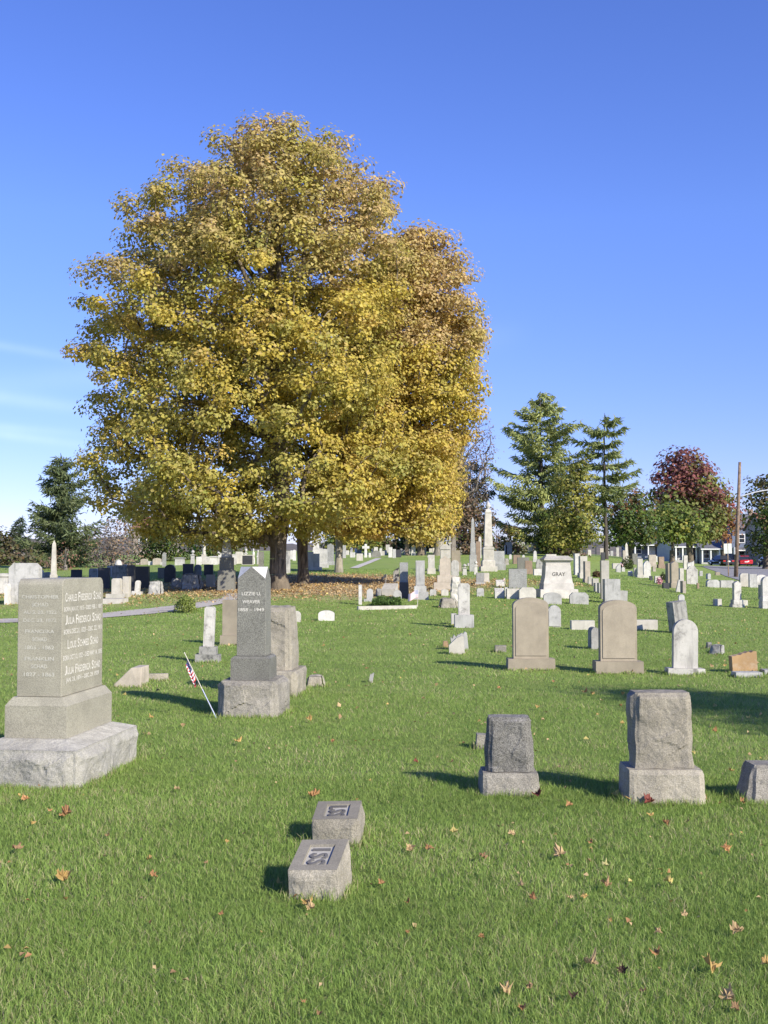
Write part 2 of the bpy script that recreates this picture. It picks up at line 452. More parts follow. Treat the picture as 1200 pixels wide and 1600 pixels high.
# ---------------------------------------------------------------- stone builders
def chip(p, s, seed):
    q = Vector((p.x * s + seed * 3.7, p.y * s - seed * 1.3, p.z * s + seed * 2.1))
    w_ = q + mn.noise_vector(q * 1.7) * .16
    d, pts = mn.voronoi(w_ * .85)
    c = pts[0]
    f = mn.noise_vector(c * 13.1).dot(w_ * .85 - c) * 1.5 + .35 * mn.noise(c * 7.7)
    return .25 * f + .55 * mn.noise(q * .7) + .22 * mn.noise(q * 1.6) + .10 * mn.noise(q * 3.1) + .05 * mn.noise(q * 8.0)
def rockbox(w, d, h, amp=.03, cell=.03, margin=.02, w1=None, d1=None, z0=0, scale=3.2, seed=0, wob=.0, topamp=0, shear=(0, 0)):
    """box/frustum with rock-faced sides; margin = smooth draft at the arrises; wob roughens the arrises too"""
    w1 = w if w1 is None else w1; d1 = d if d1 is None else d1
    bm = bmesh.new()
    def pos(u, v, t):                                   # u,v in -1..1, t in 0..1
        W = w + (w1 - w) * t; D = d + (d1 - d) * t
        return Vector((u * W / 2 + shear[0] * t, v * D / 2 + shear[1] * t, z0 + h * t))
    def put(u, v, t, nrm, fall):
        p = pos(u, v, t)
        q = p.copy()
        if nrm is not None: q += nrm * amp * fall * (chip(p, scale, seed) + .45)
        if wob:
            q += Vector((mn.noise(p * 9 + Vector((seed, 0, 0))), mn.noise(p * 9 + Vector((0, seed, 5))), .5 * mn.noise(p * 9 + Vector((3, 0, seed))))) * wob
        return bm.verts.new(q)
    def fall(a, b, la, lb):
        e = min((1 - abs(a)) * la / 2, (1 - abs(b)) * lb / 2)
        return min(1, max(0, e / max(margin, 1e-4) - .25)) if margin > 0 else 1 - max(abs(a), abs(b)) ** 6 * .5
    nz_ = max(2, int(h / cell))
    for (axis, sgn) in (('x', -1), ('x', 1), ('y', -1), ('y', 1)):
        L = d if axis == 'x' else w
        n = max(2, int(L / cell))
        g = []
        for i in range(n + 1):
            a = -1 + 2 * i / n
            col = []
            for k in range(nz_ + 1):
                t = k / nz_
                nrm = Vector((sgn, 0, 0)) if axis == 'x' else Vector((0, sgn, 0))
                f = fall(a, 2 * t - 1 if t > .5 else 0, L, h * 1)
                u, v = (sgn, a) if axis == 'x' else (a, sgn)
                col.append(put(u, v, t, nrm, f))
            g.append(col)
        for i in range(n):
            for k in range(nz_):
                q = (g[i][k], g[i + 1][k], g[i + 1][k + 1], g[i][k + 1])
                if (axis == 'y') != (sgn < 0): q = q[::-1]
                bm.faces.new(q)
    nx, ny = max(2, int(w1 / cell)), max(2, int(d1 / cell))
    g = []
    for i in range(nx + 1):
        col = []
        for k in range(ny + 1):
            u, v = -1 + 2 * i / nx, -1 + 2 * k / ny
            p = pos(u, v, 1); q = p.copy()
            if topamp: q.z += topamp * (chip(p, scale * 1.3, seed + 5) + .2) * min(1, 3 * min(1 - abs(u), 1 - abs(v)) + .25)
            if wob: q += Vector((mn.noise(p * 9 + Vector((seed, 0, 0))), mn.noise(p * 9 + Vector((0, seed, 5))), .5 * mn.noise(p * 9 + Vector((3, 0, seed))))) * wob
            col.append(bm.verts.new(q))
        g.append(col)
    for i in range(nx):
        for k in range(ny):
            bm.faces.new((g[i][k], g[i + 1][k], g[i + 1][k + 1], g[i][k + 1]))
    bmesh.ops.remove_doubles(bm, verts=bm.verts, dist=.0008)
    bmesh.ops.recalc_face_normals(bm, faces=bm.faces)
    return bm
def frus(bm, w, d, w1, d1, z0, z1, cx=0, cy=0, shx=0):
    vs = []
    for (W, D, z, s) in ((w, d, z0, 0), (w1, d1, z1, shx)):
        for (u, v) in ((-1, -1), (1, -1), (1, 1), (-1, 1)):
            vs.append(bm.verts.new((cx + s + u * W / 2, cy + v * D / 2, z)))
    for f in ((3, 2, 1, 0), (4, 5, 6, 7), (0, 1, 5, 4), (1, 2, 6, 5), (2, 3, 7, 6), (3, 0, 4, 7)):
        bm.faces.new([vs[i] for i in f])
    return vs
def prism(bm, prof, d, cy=0, tapx=0):
    """profile (x,z) counter-clockwise seen from the front (-y), extruded by depth d"""
    a = [bm.verts.new((x, cy - d / 2, z)) for x, z in prof]
    b = [bm.verts.new((x, cy + d / 2, z)) for x, z in prof]
    n = len(prof)
    bm.faces.new(a); bm.faces.new(b[::-1])
    for i in range(n):
        bm.faces.new((a[i], b[i], b[(i + 1) % n], a[(i + 1) % n]))
def bev(bm, off, seg=1, ang=.5):
    es = [e for e in bm.edges if len(e.link_faces) == 2 and e.calc_face_angle(0) > ang]
    bmesh.ops.bevel(bm, geom=es, offset=off, segments=seg, affect='EDGES', profile=.5, clamp_overlap=True)
def lathe(bm, prof, n=16, cx=0, cy=0):
    rings = [[bm.verts.new((cx + r * math.cos(2 * math.pi * i / n), cy + r * math.sin(2 * math.pi * i / n), z)) for i in range(n)] for r, z in prof]
    for a, b in zip(rings[:-1], rings[1:]):
        for i in range(n): bm.faces.new((a[i], a[(i + 1) % n], b[(i + 1) % n], b[i]))
    bm.faces.new(rings[0][::-1]); bm.faces.new(rings[-1])
def tube(bm, pts, rad, n=8):
    pts = [Vector(p) for p in pts]
    if isinstance(rad, (int, float)): rad = [rad] * len(pts)
    rings = []
    for i, p in enumerate(pts):
        t = (pts[min(i + 1, len(pts) - 1)] - pts[max(i - 1, 0)]).normalized()
        a = t.orthogonal().normalized() if abs(t.z) < .9 else Vector((1, 0, 0)) - t * t.x
        a.normalize(); b = t.cross(a)
        rings.append([bm.verts.new(p + (a * math.cos(2 * math.pi * k / n) + b * math.sin(2 * math.pi * k / n)) * rad[i]) for k in range(n)])
    for r, s in zip(rings[:-1], rings[1:]):
        for k in range(n): bm.faces.new((r[k], r[(k + 1) % n], s[(k + 1) % n], s[k]))
    bm.faces.new(rings[0][::-1]); bm.faces.new(rings[-1])
def arc(cx, cz, r, a0, a1, n, ry=None):
    ry = ry or r
    return [(cx + r * math.cos(math.radians(a0 + (a1 - a0) * i / n)), cz + ry * math.sin(math.radians(a0 + (a1 - a0) * i / n))) for i in range(n + 1)]
def profile(kind, W, H, z0=0, seed=0):
    w = W / 2
    R = random.Random(seed)
    if kind == 'round':
        r = min(w, H * .8); return [(-w, z0), (w, z0)] + arc(0, z0 + H - r, w, 0, 180, 14, r)
    if kind == 'seg':
        e = .22 * W; return [(-w, z0), (w, z0)] + arc(0, z0 + H - e, w, 0, 180, 14, e)
    if kind == 'peak':
        e = .34 * W; return [(-w, z0), (w, z0), (w, z0 + H - e), (0, z0 + H), (-w, z0 + H - e)]
    if kind == 'point':
        e = .7 * W; return [(-w, z0), (w, z0), (w, z0 + H - e)] + [(w * .86, z0 + H - e * .62), (w * .5, z0 + H - e * .25), (0, z0 + H), (-w * .5, z0 + H - e * .25), (-w * .86, z0 + H - e * .62), (-w, z0 + H - e)]
    if kind == 'shoulder':
        e = .3 * W; return [(-w, z0), (w, z0), (w, z0 + H - e * 1.2), (w * .8, z0 + H - e)] + arc(0, z0 + H - e, w * .74, 0, 180, 10, e) + [(-w * .8, z0 + H - e), (-w, z0 + H - e * 1.2)]
    if kind == 'ogee':
        e = .3 * W; return [(-w, z0), (w, z0), (w, z0 + H - e), (w * .8, z0 + H - e * .75), (w * .45, z0 + H - e * .6), (w * .22, z0 + H - e * .25), (0, z0 + H), (-w * .22, z0 + H - e * .25), (-w * .45, z0 + H - e * .6), (-w * .8, z0 + H - e * .75), (-w, z0 + H - e)]
    if kind == 'clip':
        e = .16 * W; return [(-w, z0), (w, z0), (w, z0 + H - e), (w - e, z0 + H), (-w + e, z0 + H), (-w, z0 + H - e)]
    if kind == 'serp':
        return [(-w, z0), (w, z0), (w, z0 + H * .86)] + [(w * (1 - i / 5), z0 + H * (.9 + .1 * math.sin(math.pi * (.5 + (i / 5 - .5) * 1)) * (1 if i else .4))) for i in range(1, 10)] + [(-w, z0 + H * .86)]
    if kind == 'broken':
        n = 9; return [(-w, z0), (w, z0)] + [(w - 2 * w * i / n, z0 + H * (1 - (.02 if i % 2 else .09) - .025 * i * (sd_ := R.uniform(.5, 1.2)))) for i in range(n + 1)]
    if kind == 'ramp':                       # broken slope, high on one side
        return [(-w, z0), (w, z0), (w, z0 + H * .93), (w * .7, z0 + H), (0, z0 + H * .9), (-w * .6, z0 + H * .72), (-w, z0 + H * .6)]
    return [(-w, z0), (w, z0), (w, z0 + H), (-w, z0 + H)]

SLABS = {'flat', 'round', 'seg', 'peak', 'point', 'shoulder', 'ogee', 'clip', 'serp', 'broken', 'ramp'}
NAMES = {'obelisk': ('obelisk', 'obelisk'), 'pedestal': ('pedestal_monument', 'monument'), 'urncol': ('urn_column', 'monument'), 'cross': ('cross_monument', 'monument'),
         'statue': ('marble_statue', 'statue'), 'block': ('grave_marker', 'grave marker'), 'slant': ('slant_marker', 'grave marker'), 'rock': ('rough_stone', 'stone'),
         'dome': ('domed_headstone', 'headstone'), 'column': ('column_monument', 'monument'), 'gable': ('gabled_monument', 'monument')}
COUNT = [0]
def S(kind, xc, yb, yt, w, mat, label, base=None, dep=None, rz=0, tilt=0, lean=0, name=None, cat=None, group=None, bmat=None, panel=False, Y=None, off=0):
    """one grave stone from its photo box: xc, ground y, top y, width in photo pixels"""
    COUNT[0] += 1
    sd = COUNT[0]
    p = ghit(xc, yb)
    m = mpp(p.y)
    W, H = w * m, (yb - yt) * m
    D = dep if dep is not None else max(.09, min(.26, .38 * W))
    if kind in ('obelisk', 'pedestal', 'urncol', 'column', 'gable', 'cross') and dep is None: D = W * (.75 if kind != 'cross' else .4)
    deepest = max([D] + [b[0] * m * (D / W if kind not in SLABS else 1) if kind not in SLABS else D + .12 for b in (base or [])]) if base else D
    p.y += deepest / 2
    p.x *= p.y / (p.y - deepest / 2)
    near = m < .014
    nm, ct = NAMES.get(kind, ('headstone', 'headstone'))
    nm = name or nm; ct = cat or ct
    mt = M[mat]
    z = 0.0
    courses = []
    for (bw, bh) in (base or []):
        bD = (D + .12 + (.06 if bh * m > .2 else 0)) if kind in SLABS else bw * m * D / W
        courses.append((bw * m, bD, z, z + bh * m)); z += bh * m
    h = H - z
    body = bmesh.new()
    # a stone is sunk a little so that turf closes round it
    zb = -.06 if not courses else z
    if kind in SLABS:
        prism(body, profile(kind, W, h + (z - zb), zb, sd), D)
    elif kind == 'block':
        frus(body, W, D, W * .97, D * .95, zb, z + h)
    elif kind == 'slant':
        b_, f_ = D / 2, -D / 2
        v = [body.verts.new(q) for q in ((-W / 2, f_, zb), (W / 2, f_, zb), (W / 2, b_, zb), (-W / 2, b_, zb), (-W / 2, f_, h * .55), (W / 2, f_, h * .55), (W / 2, b_, h), (-W / 2, b_, h))]
        for f in ((3, 2, 1, 0), (4, 5, 6, 7), (0, 1, 5, 4), (1, 2, 6, 5), (2, 3, 7, 6), (3, 0, 4, 7)): body.faces.new([v[i] for i in f])
    elif kind == 'obelisk':
        tip = min(h * .12, W * .8)
        frus(body, W, D, W * .62, D * .62, zb, z + h - tip); frus(body, W * .62, D * .62, .004, .004, z + h - tip, z + h)
    elif kind == 'pedestal':
        hc = max(.05, h * .13)
        frus(body, W * .84, D * .84, W * .8, D * .8, zb, z + h - hc * 1.6); frus(body, W * .84, D * .84, W, D, z + h - hc * 1.6 + .001, z + h - hc)
        frus(body, W, D, W, D, z + h - hc + .001, z + h - hc * .45); frus(body, W, D, W * .45, D * .45, z + h - hc * .45 + .001, z + h)
    elif kind == 'gable':
        frus(body, W * .86, D * .8, W * .84, D * .8, zb, z + h * .68)
        prism(body, [(-W / 2, z + h * .68 + .001), (W / 2, z + h * .68 + .001), (W / 2, z + h * .76), (0, z + h), (-W / 2, z + h * .76)], D)
    elif kind == 'urncol':
        hs_ = h * .62
        frus(body, W * .8, D * .8, W * .62, D * .62, zb, z + hs_); frus(body, W * .95, D * .95, W * .95, D * .95, z + hs_ + .001, z + hs_ + h * .05)
        r = W * .36; u = z + hs_ + h * .05 + .001; k = h * .33
        lathe(body, [(r * .6, u), (r * .35, u + k * .15), (r * .5, u + k * .25), (r, u + k * .5), (r * .9, u + k * .7), (r * .5, u + k * .8), (r * .55, u + k * .86), (.01, u + k)], 12)
    elif kind == 'column':
        frus(body, W, D, W, D, zb, z + h * .1)
        lathe(body, [(W * .42, z + h * .1 + .001), (W * .34, z + h * .5), (W * .32, z + h * .85)], 14); frus(body, W * .7, D * .7, W, D, z + h * .85 + .001, z + h * .9); frus(body, W, D, W, D, z + h * .9 + .001, z + h)
    elif kind == 'cross':
        t = W * .34
        zc = z + h * .66
        prism(body, [(-t * .62, zb), (t * .62, zb), (t / 2, zc), (W / 2, zc), (W / 2, zc + t), (t / 2, zc + t), (t / 2, z + h), (-t / 2, z + h), (-t / 2, zc + t), (-W / 2, zc + t), (-W / 2, zc), (-t / 2, zc)], D)
    elif kind == 'statue':
        lathe(body, [(W * .5, zb), (W * .46, z + h * .2), (W * .36, z + h * .45), (W * .42, z + h * .65), (W * .34, z + h * .76), (W * .12, z + h * .81), (W * .2, z + h * .88), (W * .19, z + h * .95), (.01, z + h)], 12)
        frus(body, W * .9, W * .35, W * .5, W * .3, z + h * .48, z + h * .6, 0, -W * .25)
    elif kind == 'dome':
        lathe(body, [(W / 2, zb), (W / 2, z + h * .45), (W * .44, z + h * .7), (W * .3, z + h * .9), (.01, z + h)], 14)
    elif kind == 'rock':
        body.free()
        body = rockbox(W, D, h - zb, amp=min(.12, W * .2), cell=max(.03, W / 14), margin=0, w1=W * .72, d1=D * .7, z0=zb, scale=min(9, 1.6 / W), seed=sd, wob=W * .06, topamp=W * .15)
    if near and kind in SLABS | {'block', 'slant', 'pedestal'}: bev(body, .008, 1)
    rot = (math.radians(lean), math.radians(tilt), math.radians(rz))
    if not courses and not panel:
        o = bobj(nm, body, mt); o.location = p; o.rotation_euler = rot
        return tag(o, label, ct, group)
    root = empty(nm, p); root.rotation_euler = rot
    tag(root, label, ct, group)
    part = {'obelisk': 'shaft', 'urncol': 'shaft', 'column': 'shaft', 'cross': 'cross', 'statue': 'figure', 'pedestal': 'die', 'gable': 'die', 'block': 'die', 'rock': 'boulder'}.get(kind, 'tablet')
    bo = bobj(part, body, mt, root)
    for i, (bw, bD, z0, z1) in enumerate(courses):
        bm = bmesh.new()
        frus(bm, bw, bD, bw * .985, bD * .97, z0 if i else z0 - .06, z1 - (.001 if i < len(courses) else 0))
        if near: bev(bm, .01, 1)
        bobj('base' if i == 0 else 'plinth', bm, M[bmat] if bmat else mt, root)
    if panel:
        pw, ph = W * .88, h * .88
        bm = bmesh.new()
        prism(bm, profile(kind if kind in ('round', 'seg', 'peak', 'ogee') else 'flat', pw, ph, z + h * .05, sd), .016, -D / 2 - .003)
        bobj('inscription_panel', bm, M[panel] if isinstance(panel, str) else mt, bo)
    return root

# ---------------------------------------------------------------- lettering
def text_geo(lines, face_w, bold=.018):
    """lines of (text, z of centre, height, width); returns verts (x, z), faces for one flat inscription"""
    V, FC = [], []
    for (s, zc, h, w, x0) in lines:
        cu = bpy.data.curves.new('lettering', 'FONT'); cu.body = s; cu.size = 1.0; cu.resolution_u = 3; cu.offset = bold
        ob = bpy.data.objects.new('lettering', cu); COL.objects.link(ob)
        dg = bpy.context.evaluated_depsgraph_get()
        me = bpy.data.meshes.new_from_object(ob.evaluated_get(dg))
        co = np.array([v.co[:2] for v in me.vertices])
        mn_, mx_ = co.min(0), co.max(0)
        off = len(V)
        for c in co:
            q = (c - mn_) / (mx_ - mn_) - .5
            V.append((x0 + q[0] * w, zc + q[1] * h))
        FC += [[off + i for i in p.vertices] for p in me.polygons]
        bpy.data.objects.remove(ob); bpy.data.meshes.remove(me); bpy.data.curves.remove(cu)
    return V, FC
def inscription(parent, lines, mat, origin, ux, uz, name='lettering', thick=.003):
    """lettering laid on a face: origin, unit right vector, unit up vector in the parent's space"""
    V, FC = text_geo(lines, 0)
    o = Vector(origin); ux = Vector(ux); uz = Vector(uz)
    bm = bmesh.new()
    vs = [bm.verts.new(o + ux * x + uz * z) for x, z in V]
    for f in FC:
        try: bm.faces.new([vs[i] for i in f])
        except ValueError: pass
    return bobj(name, bm, mat, parent)

# ---------------------------------------------------------------- the large monuments close by
def near_monument():
    th = math.radians(-7)
    root = empty('tall_monument', (-2.429, 8.24, 0), th)
    tag(root, 'tall tan granite monument with pale lettered names on its side face', 'monument')
    b = rockbox(.77, 1.22, .315, amp=.07, cell=.014, margin=.05, z0=-.06, scale=4.0, seed=3)
    base = bobj('base', b, M['rockgrey'], root); base.location = (0, -.03, 0)
    bm = bmesh.new(); frus(bm, .765, 1.215, .50, .90, .256, .306); bev(bm, .003); bobj('wash', bm, M['rockgrey'], base)
    bm = bmesh.new()
    frus(bm, .46, .87, .46, .87, .3065, .532); frus(bm, .46, .87, .37, .81, .5325, .592)
    bev(bm, .004)
    bobj('plinth', bm, M['tangran'], root)
    W, D, z0, z1, r = .335, .77, .593, 1.438, .055
    pr = [(-D / 2, z0), (D / 2, z0), (D / 2, z1 - r)] + arc(D / 2 - r, z1 - r, r, 0, 90, 6) + arc(-D / 2 + r, z1 - r, r, 90, 180, 6)
    bm = bmesh.new()
    a = [bm.verts.new((W / 2, y, z)) for y, z in pr]; bb = [bm.verts.new((-W / 2, y, z)) for y, z in pr]
    bm.faces.new(a); bm.faces.new(bb[::-1])
    for i in range(len(pr)): bm.faces.new((a[i], bb[i], bb[(i + 1) % len(pr)], a[(i + 1) % len(pr)]))
    bmesh.ops.recalc_face_normals(bm, faces=bm.faces)
    bev(bm, .003)
    die = bobj('die', bm, M['tangran'], root)
    # (text, centre height, letter height, line length)
    L = []
    for words, zc, big, ln in ((('CHARLES', 'FREDERICK', 'SCHAD'), 1.297, 1, .68), (('BORN JAN.17, 1815 \u2013 DIED FEB.1, 1887',), 1.212, 0, .72), (('JULIA', 'FREDERICA', 'SCHAD'), 1.132, 1, .67), (('BORN DEC.21, 1823 \u2013 DEC. 22, 1911',), 1.05, 0, .72),
                            (('LOUIS', 'SCHMIED', 'SCHAD'), .955, 1, .58), (('BORN OCT.12, 1852 \u2013 DIED MAY 14, 1895',), .862, 0, .73), (('JULIA', 'FREDERICA', 'SCHAD'), .768, 1, .67), (('JAN. 23, 1874 \u2013 DEC. 29, 1929',), .698, 0, .62)):
        if not big: L.append((words[0], zc, .042, ln, 0)); continue
        n = sum(len(w) for w in words) + .8 * (len(words) - 1) + .45 * len(words); x = -ln / 2; u = ln / n
        for w in words:      # each word has a taller first letter
            L.append((w[0], zc + .006, .066, u * 1.25, x + u * .62)); k = (len(w) - 1) * u
            L.append((w[1:], zc, .052, k, x + u * 1.45 + k / 2)); x += u * 1.45 + k + u * .8
    inscription(die, L, M['lettering'], (W / 2 + .002, 0, 0), (0, 1, 0), (0, 0, 1))
    L = [('CHRISTOPHER', 1.308, .026, .28, 0), ('SCHAD', 1.252, .028, .125, 0), ('AUG. 20, 1822', 1.196, .028, .25, 0), ('DEC. 23, 1872', 1.138, .028, .25, 0), ('FRANCISKA', 1.06, .026, .22, 0),
         ('SCHAD', 1.003, .028, .11, 0), ('1805 - 1862', .945, .028, .22, 0), ('FRANKLIN', .865, .026, .22, 0), ('SCHAD', .81, .028, .12, 0), ('1827 - 1863', .752, .028, .23, 0)]
    inscription(die, L, M['letterfaint'], (0, -D / 2 - .002, 0), (1, 0, 0), (0, 0, 1))
near_monument()

def pointed_monument():
    c = ghit(430, 1121); th = math.radians(-5)
    R = Matrix.Rotation(th, 3, 'Z')
    bw, bd = .565, .60
    root = empty('pointed_monument', Vector((c.x, c.y, 0)) - R @ Vector((bw / 2, -bd / 2, 0)), th)
    tag(root, 'dark grey granite monument with pale pointed corner facets, behind a small flag', 'monument')
    bobj('base', rockbox(bw, bd, .42, amp=.075, cell=.014, margin=.03, z0=-.06, scale=3.0, seed=11, w1=bw * .96, d1=bd * .97), M['rockmid'], root)
    bm = bmesh.new()
    frus(bm, .40, .42, .395, .415, .361, .575); frus(bm, .395, .415, .345, .36, .5755, .598); bev(bm, .004)
    bobj('plinth', bm, M['greygran'], root)
    W, z0, z1, dz = .30, .599, 1.515, .125
    w = W / 2; w1 = w * .965
    bm = bmesh.new()
    lo = [bm.verts.new((x * w, y * w, z0)) for x, y in ((-1, -1), (1, -1), (1, 1), (-1, 1))]
    co = [bm.verts.new((x * w1, y * w1, z1 - dz)) for x, y in ((-1, -1), (1, -1), (1, 1), (-1, 1))]
    mi = [bm.verts.new(q) for q in ((0, -w1, z1), (w1, 0, z1), (0, w1, z1), (-w1, 0, z1))]
    bm.faces.new(lo[::-1])
    for i in range(4):
        j = (i + 1) % 4
        bm.faces.new((lo[i], lo[j], co[j], mi[i], co[i]))
    bm.faces.new(mi)
    fac = [bm.faces.new((mi[i], co[(i + 1) % 4], mi[(i + 1) % 4])) for i in range(4)]
    bmesh.ops.recalc_face_normals(bm, faces=bm.faces)
    for f in fac: f.material_index = 1
    bev(bm, .0035)
    die = bobj('die', bm, [M['greygran'], M['frost']], root)
    inscription(die, [('LIZZIE U.', 1.237, .036, .2, 0), ('WEAVER', 1.155, .036, .185, 0), ('1858 \u2013 1949', 1.073, .034, .265, 0)], M['lettering'], (0, -w - .001, 0), (1, 0, 0), (0, 0, 1))
pointed_monument()

def rock_pillar():
    c = ghit(460, 1090); th = math.radians(-6)
    bw, bd = .50, .74
    root = empty('rock_faced_monument', c - Matrix.Rotation(th, 3, 'Z') @ Vector((bw / 2, -bd / 2, 0)), th)
    tag(root, 'rock faced tan stone pillar standing just behind the dark pointed monument', 'monument')
    bobj('base', rockbox(bw, bd, .36, amp=.04, cell=.017, margin=.03, z0=-.06, scale=4, seed=21), M['rocktan'], root)
    bobj('die', rockbox(.34, .50, .73, amp=.04, cell=.017, margin=.04, z0=.301, w1=.295, d1=.42, scale=3.4, seed=22, topamp=.06), M['rocktan'], root)
rock_pillar()

def rough_headstone(name, label, xl, xr, yb, yt, bl, br, bt, mat, bmat, seed, D=.21):
    p = ghit((bl + br) / 2, yb); m = mpp(p.y)
    bw = (br - bl) * m * .97; bh = (yb - bt) * m
    root = empty(name, p + Vector((.02, .19, 0)), math.radians(-1))
    tag(root, label, 'headstone')
    bobj('base', rockbox(bw, D + .14, bh + .06, amp=.03, cell=.014, margin=.022, z0=-.06, w1=bw * .97, d1=D + .1, scale=4.2, seed=seed, wob=.003), M[bmat], root)
    w = (xr - xl) * m; h = (bt - yt) * m * .985
    bobj('tablet', rockbox(w, D, h, amp=.036, cell=.012, margin=.022, z0=bh + .001, w1=w * .95, d1=D * .82, scale=4.2, seed=seed + 1, wob=.008, topamp=.01), M[mat], root)
rough_headstone('headstone', 'small dark rock faced headstone with mottled grey face on a low pale base', 766, 832, 1246, 1126, 750, 841, 1212, 'rockdark', 'rockmid', 31, .15)
rough_headstone('headstone', 'squat light brown rock faced headstone with a smooth top edge on a wide base', 987, 1076, 1258, 1087, 979, 1099, 1206, 'rocktan', 'rocktan', 41)

def edge_slant():
    p = ghit(1164, 1256); m = mpp(p.y)
    root = empty('slant_marker', p + Vector((.21, .16, 0)), 0)
    tag(root, 'rough grey slant marker at the photo edge beside the light brown headstone', 'grave marker')
    bobj('body', rockbox(.36, .34, .29, amp=.03, cell=.016, margin=.012, z0=-.06, w1=.29, d1=.18, scale=6, seed=51, wob=.006, shear=(.03, .02)), M['rockmid'], root)
edge_slant()

def bevel_block(fl, fr, wid, dep, hf, hb, rz, roll, txt, label, seed):
    p = ghit(*fl)
    th = math.radians(rz); R = Matrix.Rotation(th, 3, 'Z')
    root = empty('bevel_marker', p + R @ Vector((wid / 2, dep / 2, 0)), th)
    root.rotation_euler = (0, math.radians(roll), th)
    tag(root, label, 'grave marker', 'small initialled slant markers in the grass')
    # rock-faced sides carry a sloping dressed top with a sunk square panel
    bm = bmesh.new()
    def top(x, y): return hf + (hb - hf) * (y + dep / 2) / dep
    cell = .011
    nx, ny, nk = int(wid / cell), int(dep / cell), 12
    amp = .026
    def side(f, n, nrm):
        g = []
        for i in range(n + 1):
            col = []
            for k in range(nk + 1):
                x, y = f(i / n); t = k / nk
                q = Vector((x, y, -.05 + (top(x, y) + .05) * t))
                fl_ = min(1, min(i, n - i) / 3, (1 - t) * 5)
                q += Vector(nrm) * amp * fl_ * (chip(q, 6, seed) + .35)
                col.append(bm.verts.new(q))
            g.append(col)
        for i in range(n):
            for k in range(nk): bm.faces.new((g[i][k], g[i + 1][k], g[i + 1][k + 1], g[i][k + 1]))
    w, d = wid / 2, dep / 2
    side(lambda t: (-w + wid * t, -d), nx, (0, -1, 0)); side(lambda t: (w, -d + dep * t), ny, (1, 0, 0))
    side(lambda t: (w - wid * t, d), nx, (0, 1, 0)); side(lambda t: (-w, d - dep * t), ny, (-1, 0, 0))
    bmesh.ops.remove_doubles(bm, verts=bm.verts, dist=.0006)
    bmesh.ops.recalc_face_normals(bm, faces=bm.faces)
    body = bobj('body', bm, M['rocktan'], root)
    px, py, dp = wid * .27, dep * .33, .012
    bm = bmesh.new()
    def tv(x, y, dz=0): return bm.verts.new((x, y, top(x, y) + dz + .0006))
    o = [tv(-w, -d), tv(w, -d), tv(w, d), tv(-w, d)]
    i_ = [tv(-px, -py), tv(px, -py), tv(px, py), tv(-px, py)]
    s_ = [tv(-px * .97, -py * .97, -dp), tv(px * .97, -py * .97, -dp), tv(px * .97, py * .97, -dp), tv(-px * .97, py * .97, -dp)]
    for k in range(4):
        j = (k + 1) % 4
        bm.faces.new((o[k], o[j], i_[j], i_[k])); bm.faces.new((i_[k], i_[j], s_[j], s_[k]))
    f = bm.faces.new(s_); f.material_index = 1
    face = bobj('dressed_face', bm, [M['facedark'], M['facepale']], root)
    # raised initials, read from the stone's long side: text up points to +x
    V, FC = text_geo([(ch, 0, px * 1.4, py * (.46 if ch != 'I' else .13), -(1 - k) * py * .62) for k, ch in enumerate(txt)], 0)
    bm = bmesh.new()
    def pt(x, z, dz):        # text x runs along -y .. here x already = position along y, z = up -> +x
        X, Y_ = z, -x
        return bm.verts.new((X, Y_, top(X, Y_) - dp + dz))
    lo = [pt(x, z, .0) for x, z in V]; hi = [pt(x, z, .0085) for x, z in V]
    from collections import Counter
    ed = Counter()
    for f in FC:
        try: bm.faces.new([hi[i] for i in f])
        except ValueError: pass
        for a, b in zip(f, f[1:] + f[:1]): ed[tuple(sorted((a, b)))] += 1
    for (a, b), n in ed.items():
        if n == 1: bm.faces.new((lo[a], lo[b], hi[b], hi[a]))
    bobj('initials', bm, M['facedarker'], face)
M['facedark'] = stone('dressed_brownish_granite', (.25, .228, .178), amount=.1, speck=.12, streak=.05, bump=.05)
M['facepale'] = stone('pale_sunk_panel', (.42, .40, .35), amount=.1, speck=.1, streak=.05, bump=.05)
M['facedarker'] = stone('dark_raised_letters', (.12, .115, .11), amount=.1, speck=.1, streak=.05, bump=.05)
bevel_block((452, 1404), None, .232, .30, .135, .20, -9, -3, 'ISS', 'nearer of two slant markers with raised initials, a tan leaf at its foot', 61)
bevel_block((489, 1321), None, .250, .27, .145, .185, -4, -2, 'LSS', 'farther of two slant markers with initials, half hidden by the tan one before it', 62)

# sunk slope stone and low rail near the tall monument
def left_slant():
    p = ghit(206, 1074)
    root = empty('slant_marker', p + Vector((-.03, .16, 0)), math.radians(-6))
    tag(root, 'pale slant marker sloping down into the grass behind the tall tan monument', 'grave marker')
    bm = bmesh.new()
    v = [bm.verts.new(q) for q in ((-.23, -.15, -.05), (.16, -.15, -.05), (.16, .17, -.05), (-.23, .17, -.05), (-.2, -.15, .02), (.03, -.15, .24), (.16, -.13, .25), (.16, .17, .25), (.03, .17, .25), (-.2, .17, .02))]
    for f in ((3, 2, 1, 0), (0, 1, 6, 5, 4), (1, 2, 7, 6), (2, 3, 9, 8, 7), (3, 0, 4, 9), (4, 5, 8, 9), (5, 6, 7, 8)): bm.faces.new([v[i] for i in f])
    bmesh.ops.recalc_face_normals(bm, faces=bm.faces)
    bev(bm, .01, 2)
    bobj('body', bm, M['sandlt'], root)
left_slant()

